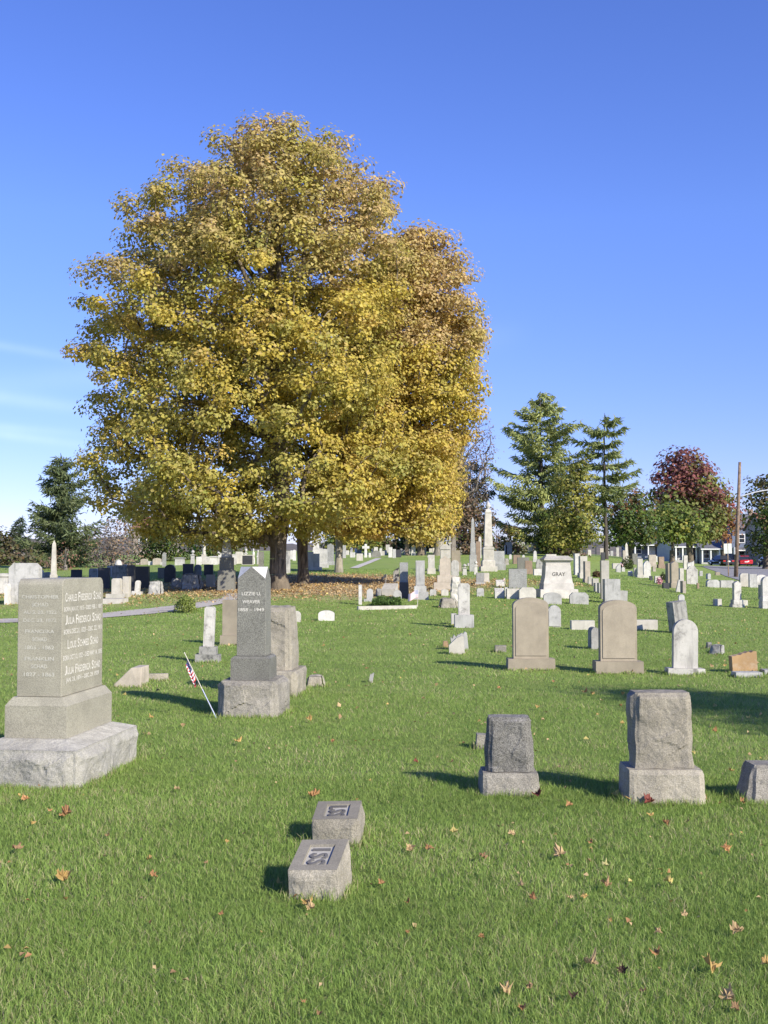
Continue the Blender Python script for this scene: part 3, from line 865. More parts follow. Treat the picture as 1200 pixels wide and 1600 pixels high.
# ---------------------------------------------------------------- the field of grave stones, measured on the photograph
# middle distance, east side
S('seg', 829, 1048, 935, 55, 'sand', 'tan sandstone tablet with arched top, standing across from the broken white stone', base=[(74, 18)], dep=.16, panel=True)
S('seg', 965.5, 1053, 939, 57, 'sand', 'tan arched sandstone tablet between its twin and the leaning white tablet', base=[(75, 19)], dep=.16, panel=True)
S('round', 1070, 1055, 969, 38, 'whitedirty', 'white marble round-topped tablet, grey stained above, on a thin white footing', base=[(58, 10)], dep=.10, tilt=1)
S('flat', 1062, 990, 940, 23, 'grime', 'dark tilted slab rising behind the stained white round-topped tablet', dep=.3, tilt=-7, rz=14)
S('round', 1065, 972, 929, 9, 'marble', 'narrow rounded stone peeking over the dark tilted slab')
S('broken', 1162, 1052, 1017, 40, 'orange', 'broken orange-brown stone with wavy pale top edge', dep=.13, tilt=-3, rz=4, base=[(42, 2)])
S('block', 1167, 1059, 1051, 42, 'marble', 'flat pale footing slab in the grass before the broken orange-brown stone', dep=.22)
S('block', 1199, 1054, 1047, 16, 'marble', 'small pale fragment cut by the photo edge near the orange-brown stone', dep=.2)
S('rock', 1121, 1023, 1009, 20, 'grime', 'fallen dark stone fragment lying in the grass behind the orange-brown stone', dep=.25, rz=-35)
S('rock', 1108, 1014, 1004, 8, 'grime', 'little dark chip at the upper end of the fallen dark fragment', dep=.1)
S('round', 866, 980, 946, 20, 'marble', 'small white round-headed stone half behind the arched tan tablet', dep=.12, panel=True)
S('flat', 910, 984, 970, 36, 'light', 'low pale block marker between the two arched tan tablets', dep=.22, name='grave_marker', cat='grave marker')
S('flat', 1009, 984, 969, 34, 'light', 'low pale block marker showing beyond the second arched tan tablet', dep=.22, name='grave_marker', cat='grave marker')
S('round', 928, 1015, 981, 13, 'grime', 'small dark round-topped stone leaning against the shadow beside the second tan tablet', dep=.34)
S('flat', 782, 1020, 1009, 17, 'rockmid', 'low grey footstone sunk in the grass left of the arched tan tablet', dep=.14, name='grave_marker', cat='grave marker')
S('block', 753, 1171, 1149, 20, 'rockmid', 'small brown-grey footstone behind the mottled dark headstone', dep=.12, tilt=4)
S('rock', 493, 1073, 1058, 26, 'rocktan', 'half buried brown boulder beside the rock faced tan pillar', dep=.28)
S('broken', 579, 1067, 1049, 6, 'marble', 'thin splinter of grey stone sticking out of the open lawn', dep=.04, tilt=10)
S('seg', 510, 970, 954, 25, 'white', 'small bright white stone with curved top alone on the lawn', dep=.14)
S('round', 463, 972, 955, 14, 'light', 'small pale rounded stone behind the rock faced pillar', dep=.16)
S('flat', 362, 1009, 938, 28, 'sand', 'tan slab headstone mostly hidden behind the dark pointed monument', base=[(34, 16)], dep=.15)
S('clip', 325, 1036, 949, 16, 'whitedirty', 'weathered white marble slab with broken top on two stained steps', base=[(38, 13), (26, 12)], dep=.11, tilt=2, bmat='grime')
S('block', 246, 1064, 1053, 34, 'rocktan', 'low sunken brown rail stone beside the pale slant marker', dep=.07, rz=12)
# broken cluster
S('clip', 725, 981, 912, 18, 'whitedirty', 'broken white marble slab with a cracked face on a rough block', base=[(30, 20)], dep=.12, bmat='marble')
S('flat', 709, 976, 959, 8, 'white', 'small white stone tucked behind the cracked white slab', dep=.2)
S('broken', 719, 1016, 987, 26, 'marble', 'broken white slab with toothed top edge standing on the lawn', dep=.11, tilt=-6)
S('ramp', 714, 1023, 994, 24, 'light', 'pale broken slab leaning in front of the toothed white slab', dep=.10, tilt=-3)
S('rock', 696, 1012, 1002, 9, 'orange', 'small orange-brown rock beside the toothed white slab', dep=.12)
S('rock', 700, 950, 936, 26, 'rocktan', 'brown rock lying at the foot of the pale tree-trunk shaped monument', dep=.5)
# pale tree-stump monument
S('rock', 712, 940, 902, 15, 'light', 'rough pale tree-trunk shaped monument behind the cracked white slab', dep=.32)
# right of centre: named monument and its footstones
S('seg', 863, 944, 926, 28, 'marble', 'low grey footstone with curved top in front of the large pale monument', dep=.16, name='grave_marker', cat='grave marker')
S('clip', 904.5, 944, 926, 29, 'marble', 'low grey footstone with clipped corners in front of the large pale monument', dep=.16, name='grave_marker', cat='grave marker')
S('flat', 809, 919, 889, 28, 'greygran2', 'grey granite tablet on a pale base beside the large pale monument', base=[(38, 0.5)], dep=.16)
S('block', 801, 936, 920, 20, 'light', 'pale side block below the grey granite tablet', dep=.4)
S('clip', 824, 937, 918, 26, 'light', 'low pale block in front of the grey granite tablet', dep=.2, name='grave_marker', cat='grave marker')
S('slant', 781.5, 916, 906, 13, 'white', 'farther of two small white slant markers beside a little flag', dep=.2)
S('slant', 780.5, 935, 919, 15, 'white', 'nearer of two small white slant markers, with a dark top edge', dep=.22)
S('flat', 791, 932, 918, 4, 'white', 'thin white post stone beside the nearer white slant marker', dep=.08)
S('clip', 750.5, 932, 919, 11, 'marble', 'little grey marker alone in front of the pair of grey and beige blocks', dep=.14)
S('flat', 750, 914, 895, 12, 'greygran2', 'small grey tablet on a base before the tall urn monument', base=[(16, 4)], dep=.2)
S('flat', 760, 910, 895, 8, 'light', 'small beige block with flat lip beside the small grey tablet', base=[(9, 3)], dep=.3)
S('clip', 676.5, 931, 921, 10, 'marble', 'small grey marker in front of the stepped ogee headstone', dep=.2)
S('clip', 695, 931, 921, 11, 'light', 'small pale marker in front of the stepped ogee headstone, with a bright edge', dep=.2)
S('ogee', 695.5, 923, 869, 17, 'sandlt', 'tall tan tablet with pointed ogee top on a broad stepped base', base=[(36, 13), (25, 11)], dep=.2)
S('gable', 695.5, 893, 847, 17, 'cream', 'tall pale monument with gabled top and finial behind the ogee tablet', base=[(20, 10)])
S('flat', 712, 893, 860, 14, 'sand', 'brown block monument behind the tall gabled pale monument', base=[(17, 14)], dep=.5)
S('round', 711, 901, 875, 12, 'marble', 'grey-white rounded slab behind the pale tree-trunk shaped monument', dep=.14)
S('cross', 703, 872, 838, 6, 'light', 'weathered stone ring-headed cross behind the brown block monument')
S('flat', 656.5, 937, 876, 14, 'marble', 'slim grey-white tablet with arched panel on two steps behind a faded flag', base=[(26, 12), (19, 9)], dep=.22, panel=True)
S('flat', 631, 935, 879, 13, 'greygran2', 'tall polished grey tablet with dark lower steps', base=[(15.5, 12), (14.5, 13)], dep=.25, bmat='black')
S('broken', 619, 911, 885, 9, 'grime', 'rough grey stone behind the tall polished grey tablet', dep=.14)
S('slant', 609, 931, 912, 22, 'light', 'pale sloping marker left of the tall polished grey tablet', dep=.5, rz=-12)
S('round', 621, 936, 922, 13, 'marble', 'small round grey stone at the foot of the tall polished grey tablet', dep=.2)
S('rock', 592, 931, 920, 9, 'grime', 'dark low stone beside the pale sloping marker', dep=.2)
S('flat', 563, 945, 914, 5, 'white', 'bright white upright corner post of the planted grave plot', dep=.3)
S('round', 578, 940, 920, 10, 'marble', 'small grey round-topped stone inside the planted grave plot', base=[(19, 4)], dep=.14)
S('flat', 674, 897, 867, 10, 'white', 'white tablet with dark lettering on a stained plinth', base=[(13, 9)], dep=.25, bmat='light')
# slope around the tall monuments
S('block', 737, 884, 880, 14, 'light', 'low pale bench-like kerb between two ornate white stones', dep=.6)
S('urncol', 726, 899, 881, 9, 'white', 'small ornate white stone with pointed top beside the tall obelisk')
S('urncol', 743.5, 898, 876, 7, 'white', 'small ornate white stone nearest the base of the tall urn monument')
S('obelisk', 739, 893, 808, 6.5, 'greygran2', 'slender grey obelisk on a capped pedestal just behind the urn monument', base=[(11, 26), (8, 18)])
S('flat', 747, 886, 846, 7, 'brown', 'brown and white arched monument beside the slender grey obelisk', base=[(10, 4)], dep=.3)
S('point', 750, 872, 838, 4, 'white', 'white pointed stone close behind the tall urn monument', dep=.2)
S('flat', 779.5, 891, 861, 17, 'greygran2', 'grey granite tablet on a wide base beside the tall urn monument', base=[(21, 10)], dep=.25)
S('flat', 769, 863, 848, 6, 'marble', 'little grey stone seen past the shaft of the tall urn monument')
S('rock', 791, 883, 873, 8, 'rockmid', 'rough grey stone beside the wide-based grey tablet', dep=.4)
S('flat', 817.5, 889, 871, 18, 'greygran', 'dull grey tablet standing between brown and pale stones', dep=.2)
S('flat', 826, 897, 876, 11, 'brown', 'brown headstone just beside the dull grey tablet', base=[(12, 8)], dep=.18)
S('round', 845, 890, 873, 15, 'grime', 'weathered grey rounded tablet behind the white box stone', dep=.18)
S('block', 842, 899, 889, 17, 'white', 'white box shaped stone beside the large pale monument', dep=.4)
S('obelisk', 836, 878, 860, 7, 'white', 'short white obelisk behind the weathered grey rounded tablet')
S('block', 807, 881, 867, 11, 'brown', 'low brownish stone on the slope behind the dull grey tablet', dep=.5)
S('round', 797.5, 874, 866, 4, 'white', 'tiny white rounded stone on the slope below the grey row')
S('round', 818, 872, 867, 4, 'white', 'tiny white domed stone above the dull grey tablet')
# far row on the crest
S('clip', 795, 866, 847, 10, 'greygran2', 'grey tablet at the near end of the crest row, next to small white ones', dep=.2)
S('flat', 790, 866, 852, 4, 'white', 'thin white stone at the very start of the crest row', dep=.2)
S('round', 802, 864, 853, 4, 'white', 'small white stone second along the crest row', dep=.2)
S('flat', 808, 865, 851, 6, 'white', 'square white stone in the crest row below the thin far obelisk', dep=.2)
S('clip', 815.5, 865, 847, 9, 'greygran2', 'grey tablet in the crest row directly before the white statue', dep=.2)
S('flat', 823, 865, 853, 5, 'marble', 'small grey-white stone in the crest row below the white statue', dep=.2)
S('statue', 820.5, 864, 834, 5, 'white', 'white marble figure standing above the crest row of stones')
S('obelisk', 812, 864, 835, 4, 'marble', 'thin pale far obelisk next to the white statue')
S('flat', 829.5, 865, 852, 5, 'white', 'white stone touching the middle grey tablet of the crest row', dep=.2)
S('clip', 836.5, 865, 847, 9, 'greygran2', 'grey tablet in the middle of the crest row flanked by white stones', dep=.2)
S('round', 844, 865, 851, 6, 'white', 'white rounded stone just past the middle grey tablet of the crest row', dep=.2)
S('clip', 852, 865, 847, 6, 'greygran2', 'narrow grey tablet above the cap of the large pale monument', dep=.2)
S('flat', 857, 864, 845, 5, 'marble', 'tallest narrow stone above the cap of the large pale monument', dep=.2)
S('peak', 860, 866, 857, 9, 'white', 'low white gabled stone just above the cap of the large pale monument', dep=.3)
S('flat', 864.5, 864, 849, 6, 'marble', 'pale grey stone closing the crest row before the dark trees', dep=.2)
# grey slabs and stones edge-on, right of the large monument
S('flat', 901, 899, 865, 7, 'white', 'tall thin white slab first in the line beyond the large pale monument', dep=.5)
S('flat', 911, 904, 869, 11, 'light', 'grey-beige slab with a base second in the line beyond the large pale monument', base=[(14, 9)], dep=.5)
S('flat', 917, 911, 877, 8, 'sandlt', 'beige narrow slab third in the line beyond the large pale monument', base=[(10, 7)], dep=.5)
S('flat', 922, 913, 901, 6, 'light', 'small block at the foot of the beige narrow slab', dep=.2)
S('flat', 930, 916, 904, 9, 'light', 'small pale block before the tall rough slab', dep=.3)
S('flat', 931, 925, 911, 4, 'white', 'thin white stone farther from the tall rough slab', dep=.4)
S('flat', 936.5, 927, 911, 4, 'white', 'thin white stone close against the tall rough slab', dep=.4)
S('flat', 945, 936, 876, 12, 'light', 'tall rough pale slab rising behind a broad grey block', dep=.25)
S('flat', 955.5, 943, 905, 24, 'marble', 'broad grey rough block at the foot of the tall pale slab', dep=.4)
S('flat', 973, 943, 923, 12, 'marble', 'low pale stone leaning beside the broad grey rough block', dep=.2, tilt=3)
S('flat', 963, 889, 880, 12, 'light', 'low pale stone with carved recess beside a planted flag', dep=.3)
S('ramp', 966, 894, 881, 7, 'marble', 'small broken grey stone with a flag stuck behind it', dep=.2)
S('round', 973.5, 893, 886, 5, 'white', 'tiny white round stone right beside the small broken grey stone', dep=.2)
S('flat', 975, 884, 860, 4, 'sandlt', 'thin beige upright slab by a small shrub', dep=.3)
S('obelisk', 979, 880, 848, 6, 'light', 'slim pale obelisk beside the thin beige slab')
S('flat', 992, 882, 865, 8, 'greygran', 'dull grey tablet between the slim obelisk and white slabs', dep=.2)
S('flat', 1000, 903, 873, 8, 'light', 'white square-topped slab next to a pointed white tablet', base=[(10, 5)], dep=.2)
S('point', 1010.5, 903, 876, 11, 'white', 'white tablet with pointed arch top beside the square-topped slab', dep=.3)
S('round', 992.5, 901, 887, 4, 'light', 'little post-like stone left of the white square-topped slab', dep=.2)
S('flat', 1017, 907, 900, 4, 'slate', 'small dark block at the foot of the pointed white tablet', dep=.2)
S('flat', 1027, 911, 900, 8, 'light', 'low pale marker half covered by pink flowers', dep=.2)
S('flat', 1019, 886, 867, 11, 'sandlt', 'beige tablet on a step behind the pointed white tablet', base=[(15, 4)], dep=.4)
S('flat', 1033, 888, 870, 8, 'brown', 'brownish block stone on a step near the beige tablet', base=[(11, 6)], dep=.4)
S('flat', 1044.5, 917, 880, 5, 'sand', 'narrow tan slab seen nearly edge-on beside its peaked neighbour', dep=.5)
S('peak', 1053.5, 919, 877, 11, 'sand', 'tan tablet with peaked top beside the narrow tan slab', base=[(14, 8)], dep=.35)
S('block', 1040, 920, 911, 9, 'slate', 'dark low block at the foot of the narrow tan slab', dep=.3)
S('flat', 1064, 912, 888, 6, 'light', 'thin pale post stone beside the peaked tan tablet', dep=.4)
S('flat', 1060, 925, 906, 8, 'white', 'white broken slab leaning out of line below the peaked tan tablet', dep=.12, tilt=12)
S('flat', 1067.5, 927, 908, 5, 'sandlt', 'narrow beige footstone beside the leaning white broken slab', dep=.4)
S('shoulder', 1081.5, 913, 884, 17, 'whitedirty', 'broad stained white tablet near the street edge', dep=.14)
S('flat', 1071, 890, 868, 6, 'light', 'narrow pale slab behind the broad stained white tablet', dep=.3)
S('broken', 1079, 892, 876, 10, 'white', 'broken white stone rising behind the broad stained white tablet', dep=.2)
S('flat', 1090.5, 920, 911, 3, 'brown', 'tiny brown footstone beside the broad stained white tablet', dep=.15)
S('round', 1107, 905, 896, 5, 'marble', 'small arched stone above the low grey blocks near the pole', dep=.4)
S('flat', 1121, 899, 894, 7, 'sand', 'tiny tan stone above the low grey blocks near the pole', dep=.2)
S('clip', 1113.5, 918, 906, 19, 'marble', 'low grey block with clipped corners beside a matching square block', dep=.3, name='grave_marker', cat='grave marker')
S('flat', 1135, 918.5, 907, 20, 'marble', 'low grey square block between its clipped neighbour and the white pillar', dep=.3, name='grave_marker', cat='grave marker')
S('peak', 1151.5, 949.5, 908, 11, 'whitedirty', 'white marble pillar with carved face on a two-step base', base=[(19, 5), (15, 7)], dep=.22)
S('flat', 1121, 947, 936, 11, 'light', 'small pale footstone left of the carved white pillar', dep=.2)
S('flat', 1162, 946.5, 938, 10, 'light', 'small pale footstone right of the carved white pillar', dep=.2)
S('clip', 1163, 917, 896, 14, 'light', 'pale tablet with clipped corners beyond the carved white pillar', dep=.2)
S('flat', 1176, 918, 897, 11, 'marble', 'grey tablet crossed by a slanting shadow near the photo edge', dep=.2)
S('seg', 1189, 918, 898, 14, 'whitedirty', 'stained white curved-top tablet near the photo edge', dep=.2)
S('flat', 1190, 937, 914, 6, 'marble', 'thin grey stone in front of the stained curved-top tablet', dep=.3)
S('round', 1199, 951, 901, 17, 'white', 'bright white round-topped stone cut off by the photo edge', base=[(21, 12), (19, 6)], dep=.2)
# far behind, right of centre
S('flat', 889, 865, 852, 6, 'light', 'pale stone first in the dim far row under dark trees', dep=.2)
S('flat', 898, 866, 853, 6, 'marble', 'grey stone second in the dim far row under dark trees', dep=.2)
S('point', 913, 866, 850, 5, 'white', 'white pointed stone in the dim far row under dark trees', dep=.2)
S('round', 906, 867, 856, 5, 'marble', 'small rounded stone beside the white pointed stone under dark trees', dep=.2)
S('cross', 931, 866, 845, 6, 'slate', 'dark cross-topped stone standing in the shade of the far trees')
S('column', 949, 865, 831, 6, 'light', 'tall weathered column beneath the far dark trees')
S('block', 941.5, 866, 854, 8, 'sandlt', 'pale stepped stone beside the tall weathered column', dep=.3)
S('flat', 942, 877, 863, 6, 'slate', 'dark upright stone in front of the tall weathered column', dep=.3)
S('flat', 965, 867, 852, 4, 'light', 'narrow pale stone past the tall weathered column', dep=.2)
S('flat', 983, 870, 854, 3, 'white', 'narrow white stone beside the slim pale obelisk', dep=.2)
# far behind, centre, under the golden tree
S('obelisk', 636, 868, 824, 7, 'brown', 'reddish brown obelisk beyond the golden maple')
S('flat', 632.5, 866, 859, 5, 'white', 'small white stone touching the reddish brown obelisk', dep=.2)
S('peak', 646, 868, 851, 7, 'white', 'white peaked stone just past the reddish brown obelisk', dep=.3)
S('flat', 622.5, 871, 859, 9, 'slate', 'dark square stone before the reddish brown obelisk', dep=.4)
S('flat', 616, 872, 858, 5, 'marble', 'grey-white stone next to the dark square stone', dep=.3)
S('flat', 610, 871, 855, 6, 'white', 'white stepped stone by the grey-white one and dark square stone', dep=.3)
S('flat', 606, 863, 851, 6, 'whitedirty', 'white stone with dark panel at the end of the far kerb', dep=.3)
S('round', 588, 871, 860, 14, 'greygran', 'low dark grey rounded stone past the far kerb', dep=.3)
S('flat', 587.5, 862, 855, 6, 'white', 'small white stone directly behind the low dark grey rounded stone', dep=.2)
S('round', 595, 868, 856, 4, 'white', 'slim white stone touching the low dark grey rounded stone', dep=.2)
S('cross', 571.5, 871, 850, 11, 'white', 'white cross-like stepped stone on the far slope')
S('flat', 562, 876, 865, 10, 'light', 'low pale block in front of the white cross-like stone', dep=.4)
S('flat', 561.5, 866, 859, 7, 'greygran', 'grey stone above the low pale block on the far slope', dep=.2)
S('flat', 578, 871, 864, 4, 'white', 'tiny white stone beside the white cross-like stone', dep=.2)
S('flat', 551, 871, 863, 8, 'white', 'low white stone beyond the pale grey trunk', dep=.3)
S('round', 549, 863, 855, 4, 'white', 'small white rounded stone above the low white stone', dep=.2)
S('flat', 538, 872, 852, 5, 'marble', 'upright grey stone close beside the pale grey trunk', dep=.3)
S('flat', 543, 867, 860, 5, 'white', 'small white block between upright grey stone and low white stone', dep=.2)
S('flat', 602, 866, 860, 5, 'white', 'little white stone by the end of the far kerb', dep=.2)
S('round', 668.5, 861, 849, 3, 'white', 'thin white stone between the two far maple trunks', dep=.2)
S('flat', 664, 866, 856, 4, 'white', 'white stone beside the thinner far maple trunk', dep=.2)
S('flat', 678, 864, 856, 4, 'light', 'pale stone beside the thicker far maple trunk', dep=.2)
S('block', 652, 868, 866, 5, 'white', 'tiny flat white marker in the grass below the far maple', dep=.4)
S('block', 671, 871, 868, 6, 'white', 'flat white marker in the grass under the far maples', dep=.4)
S('flat', 720, 867, 855, 4, 'white', 'small white upright stone right of the ring-headed cross', dep=.2)
S('flat', 731, 866, 857, 4, 'white', 'small white stone near the slender grey obelisk', dep=.2)
S('flat', 556, 864, 857, 4, 'white', 'tiny white stone above the low pale block, left of the cross-like stone', dep=.2)
S('round', 582, 864, 857, 3, 'marble', 'tiny grey stone right behind the low dark grey rounded stone', dep=.2)
S('flat', 599, 868, 861, 4, 'light', 'tiny pale stone in line with the far kerb end', dep=.2)
S('round', 627, 864, 857, 4, 'marble', 'tiny grey stone behind the dark square stone', dep=.2)
S('flat', 640, 866, 857, 3, 'white', 'slim white sliver between the brown obelisk and the white peaked stone', dep=.2)
S('flat', 673, 863, 857, 5, 'light', 'pale stone in the gap between the far maple trunks', dep=.2)
S('flat', 699, 866, 858, 4, 'marble', 'small grey stone beneath the stone ring-headed cross', dep=.2)
S('round', 714, 864, 856, 4, 'white', 'tiny white stone close behind the brown block monument', dep=.2)
S('flat', 777, 866, 858, 4, 'light', 'small pale stone above the wide-based grey tablet', dep=.2)
S('flat', 786, 870, 862, 4, 'marble', 'small grey stone just below the start of the crest row', dep=.2)
S('round', 869, 864, 855, 5, 'white', 'small white stone past the end of the crest row', dep=.2)
S('flat', 877, 865, 857, 4, 'marble', 'small grey stone under the dark trees, past the crest row', dep=.2)
S('flat', 921, 868, 859, 5, 'light', 'small pale stone between the white pointed and the dark cross-topped stones', dep=.2)
S('flat', 956, 868, 859, 4, 'marble', 'small grey stone close past the tall weathered column', dep=.2)
S('round', 998, 872, 864, 5, 'light', 'small pale rounded stone behind the dull grey tablet', dep=.2)
S('flat', 1005, 875, 866, 5, 'marble', 'small grey stone behind the white square-topped slab', dep=.2)
S('flat', 1025, 878, 869, 4, 'white', 'thin white stone between the beige tablet and brownish block', dep=.2)
S('slant', 985, 900, 892, 7, 'light', 'small pale sloping stone before the slim pale obelisk', dep=.2)
S('flat', 1022, 893, 885, 5, 'sandlt', 'little tan stone in front of the beige tablet', dep=.2)
S('round', 906, 893, 886, 4, 'white', 'tiny white stone in the line beyond the large pale monument', dep=.2)
S('flat', 870, 905, 897, 6, 'light', 'small pale stone at the shoulder of the large pale monument', dep=.2)
S('flat', 1095, 900, 892, 5, 'marble', 'small grey stone between the stained white tablet and the street', dep=.2)
# behind the two trunks
S('obelisk', 494, 882, 826, 10, 'white', 'bright white obelisk right behind the twin trunks', base=[(14, 12), (11, 10)])
S('flat', 485.5, 891, 862, 8, 'light', 'grey-beige slab beside the second dark trunk', dep=.4)
S('flat', 494, 891, 865, 10, 'light', 'ribbed beige slab standing in front of the bright white obelisk', base=[(18, 5)], dep=.4)
S('flat', 505.5, 887, 858, 12, 'marble', 'pale slab between the white obelisk and the gabled grey stone', base=[(16, 6)], dep=.4)
S('peak', 516.5, 883, 849, 10, 'greygran2', 'grey gabled stone standing left of the pale grey trunk', base=[(12, 6)], dep=.4)
S('flat', 500, 876, 857, 8, 'white', 'white block behind the ribbed beige slab', dep=.3)
S('flat', 512, 870, 858, 6, 'white', 'white block just behind the gabled grey stone', dep=.3)
S('flat', 449, 896, 861, 8, 'marble', 'pale slab with dark edge showing between the two trunks', dep=.5)
S('round', 455.5, 874, 860, 5, 'white', 'small white stone seen between the two dark trunks', dep=.2)
S('round', 460, 876, 859, 5, 'white', 'small white stone hard against the second dark trunk', dep=.2)
# shaded west section
S('flat', 408, 892, 862, 8, 'greygran', 'dark grey slab left of the first trunk', dep=.2)
S('flat', 387, 882.6, 867, 18, 'light', 'pale framed stone with a dark centre above the pointed monument', dep=.2, panel='black')
S('statue', 396, 881.2, 857, 5, 'white', 'white draped figure left of the first trunk')
S('statue', 403, 881.6, 859, 5, 'white', 'second white figure, nearer the first trunk')
S('urncol', 384, 880.0, 856, 6, 'white', 'white pillar with moulded top behind the framed stone')
S('flat', 374, 880.8, 862, 12, 'light', 'pale tan square tablet behind the pointed monument', dep=.2)
S('flat', 365, 882.4, 866, 8, 'white', 'white tablet beside the large grey obelisk', dep=.2)
S('obelisk', 354, 924, 838, 16, 'marble', 'large grey obelisk on a wide dark pedestal in the maple shade', base=[(26, 33), (21, 20)], bmat='greygran')
S('pedestal', 345, 881.2, 861, 9, 'white', 'white capped pedestal behind the large grey obelisk')
S('pedestal', 334, 882.4, 869, 14, 'white', 'white capped block with shaded front beside the large grey obelisk')
S('flat', 326, 899, 882, 14, 'slate', 'dark square headstone in shade left of the large grey obelisk', dep=.2)
S('flat', 323, 881.6, 870, 11, 'white', 'white tablet beneath the slim pale column', dep=.2)
S('column', 318.5, 881.2, 838, 7, 'light', 'slim pale column with square foot behind the shaded stones', base=[(10, 12)])
S('flat', 311, 882.4, 870, 8, 'white', 'narrow white stone left of the slim pale column', dep=.2)
S('round', 309, 899, 882, 11, 'greygran2', 'grey round-topped stone beside a black square one', dep=.2)
S('flat', 294, 900, 881, 16, 'slate', 'black square headstone left of the grey round-topped stone', dep=.2)
S('urncol', 301, 882.0, 859, 8, 'marble', 'grey capped pillar behind the black square headstone')
S('pedestal', 281, 883.0, 871, 17, 'marble', 'broad white pedestal stone behind the dark round-topped headstone')
S('round', 265.5, 910, 882, 17, 'slate', 'dark round-topped headstone in the maple shade', dep=.2)
S('flat', 252, 904, 887, 10, 'greygran', 'dark grey stone left of the dark round-topped headstone', dep=.2)
S('point', 256.5, 885, 863, 6, 'greygran2', 'grey spire-shaped stone behind the shaded row')
S('seg', 245.5, 882.4, 872, 13, 'sandlt', 'tan arched stone behind the large black headstone', dep=.2)
S('seg', 225.5, 882.4, 873, 11, 'sandlt', 'smaller tan arched stone behind the large black headstone, away from the spire', dep=.2)
S('flat', 236, 882.8, 877, 8, 'white', 'white slab between the two tan arched stones', dep=.2)
S('flat', 255, 882.4, 878, 8, 'white', 'pale slab beneath the grey spire-shaped stone', dep=.2)
S('seg', 216, 882.0, 880, 9, 'white', 'low white stone left of the smaller tan arched stone', dep=.2)
S('flat', 222.5, 919, 885, 21, 'black', 'large black square headstone in the shaded row', dep=.25)
S('flat', 204.5, 928, 883, 11, 'slate', 'narrow navy-dark headstone left of the large black one', dep=.25)
S('clip', 187.5, 912, 883, 23, 'grime', 'broad mottled grey headstone with a white dome behind it', dep=.25)
S('dome', 185, 896, 874, 13, 'white', 'white domed stone peeking over the broad mottled headstone')
S('flat', 196, 902, 882, 5, 'white', 'thin white slab between the mottled and navy-dark headstones', dep=.2)
S('flat', 162.5, 921, 887, 17, 'slate', 'dark slate headstone left of the broad mottled one', dep=.25)
S('flat', 172, 902, 884, 8, 'marble', 'pale stone behind the gap beside the dark slate headstone', dep=.2)
S('clip', 145, 908, 888, 11, 'grime', 'mottled dark stone just behind the tall tan monument', dep=.2)
S('flat', 152, 905, 888, 3, 'white', 'sliver of white stone beside the dark slate headstone', dep=.2)
S('flat', 119.5, 908, 890, 16, 'slate', 'dark square stone over the top of the tall tan monument', dep=.2)
S('flat', 198, 934, 901, 10, 'light', 'pale slab on a shared base, nearer the navy-dark headstone', dep=.3)
S('clip', 182.5, 936, 904, 13, 'light', 'pale slab with grey edge on a shared base before the shaded row', base=[(30, 8)], dep=.35)
S('block', 179, 944, 936, 34, 'light', 'flat pale ledger slab before the shaded row', dep=.9)
S('round', 214, 930, 907, 7, 'white', 'thin white leaning stone before the large black headstone', base=[(15, 6)], dep=.2, tilt=5)
S('rock', 243.5, 929, 909, 20, 'marble', 'rough whitish boulder before the shaded row', dep=.5)
S('flat', 329, 918, 898, 12, 'light', 'lichened block stone before the dark square headstone', dep=.35)
S('rock', 300, 922, 898, 30, 'grime', 'broad mottled rock stone in the maple shade', dep=.6)
S('rock', 276, 920, 904, 14, 'grime', 'smaller mottled rock stone in the shade by the round-topped headstone', dep=.4)
# far west
S('clip', 39, 944, 880, 47, 'marble', 'big pale grey-white marble slab behind the tall tan monument', base=[(51, 14)], dep=.35)
S('pedestal', 6, 928, 896, 18, 'white', 'white capped pedestal at the edge of the photo')
S('point', 11.5, 945, 912, 5, 'white', 'thin white sliver of stone beside the big marble slab', dep=.3)
S('round', 63, 916, 890, 8, 'white', 'small bright stone behind the big marble slab', dep=.2)
S('rock', 76, 914, 895, 18, 'rockmid', 'rounded grey boulder at the foot of the slender west obelisk', dep=.7)
S('obelisk', 83.5, 936, 844, 8, 'light', 'slender pale obelisk rising over the tall tan monument', base=[(13, 26), (10, 12)])
S('dome', 92.5, 910, 900, 6, 'white', 'tiny white dome beside the slender west obelisk')

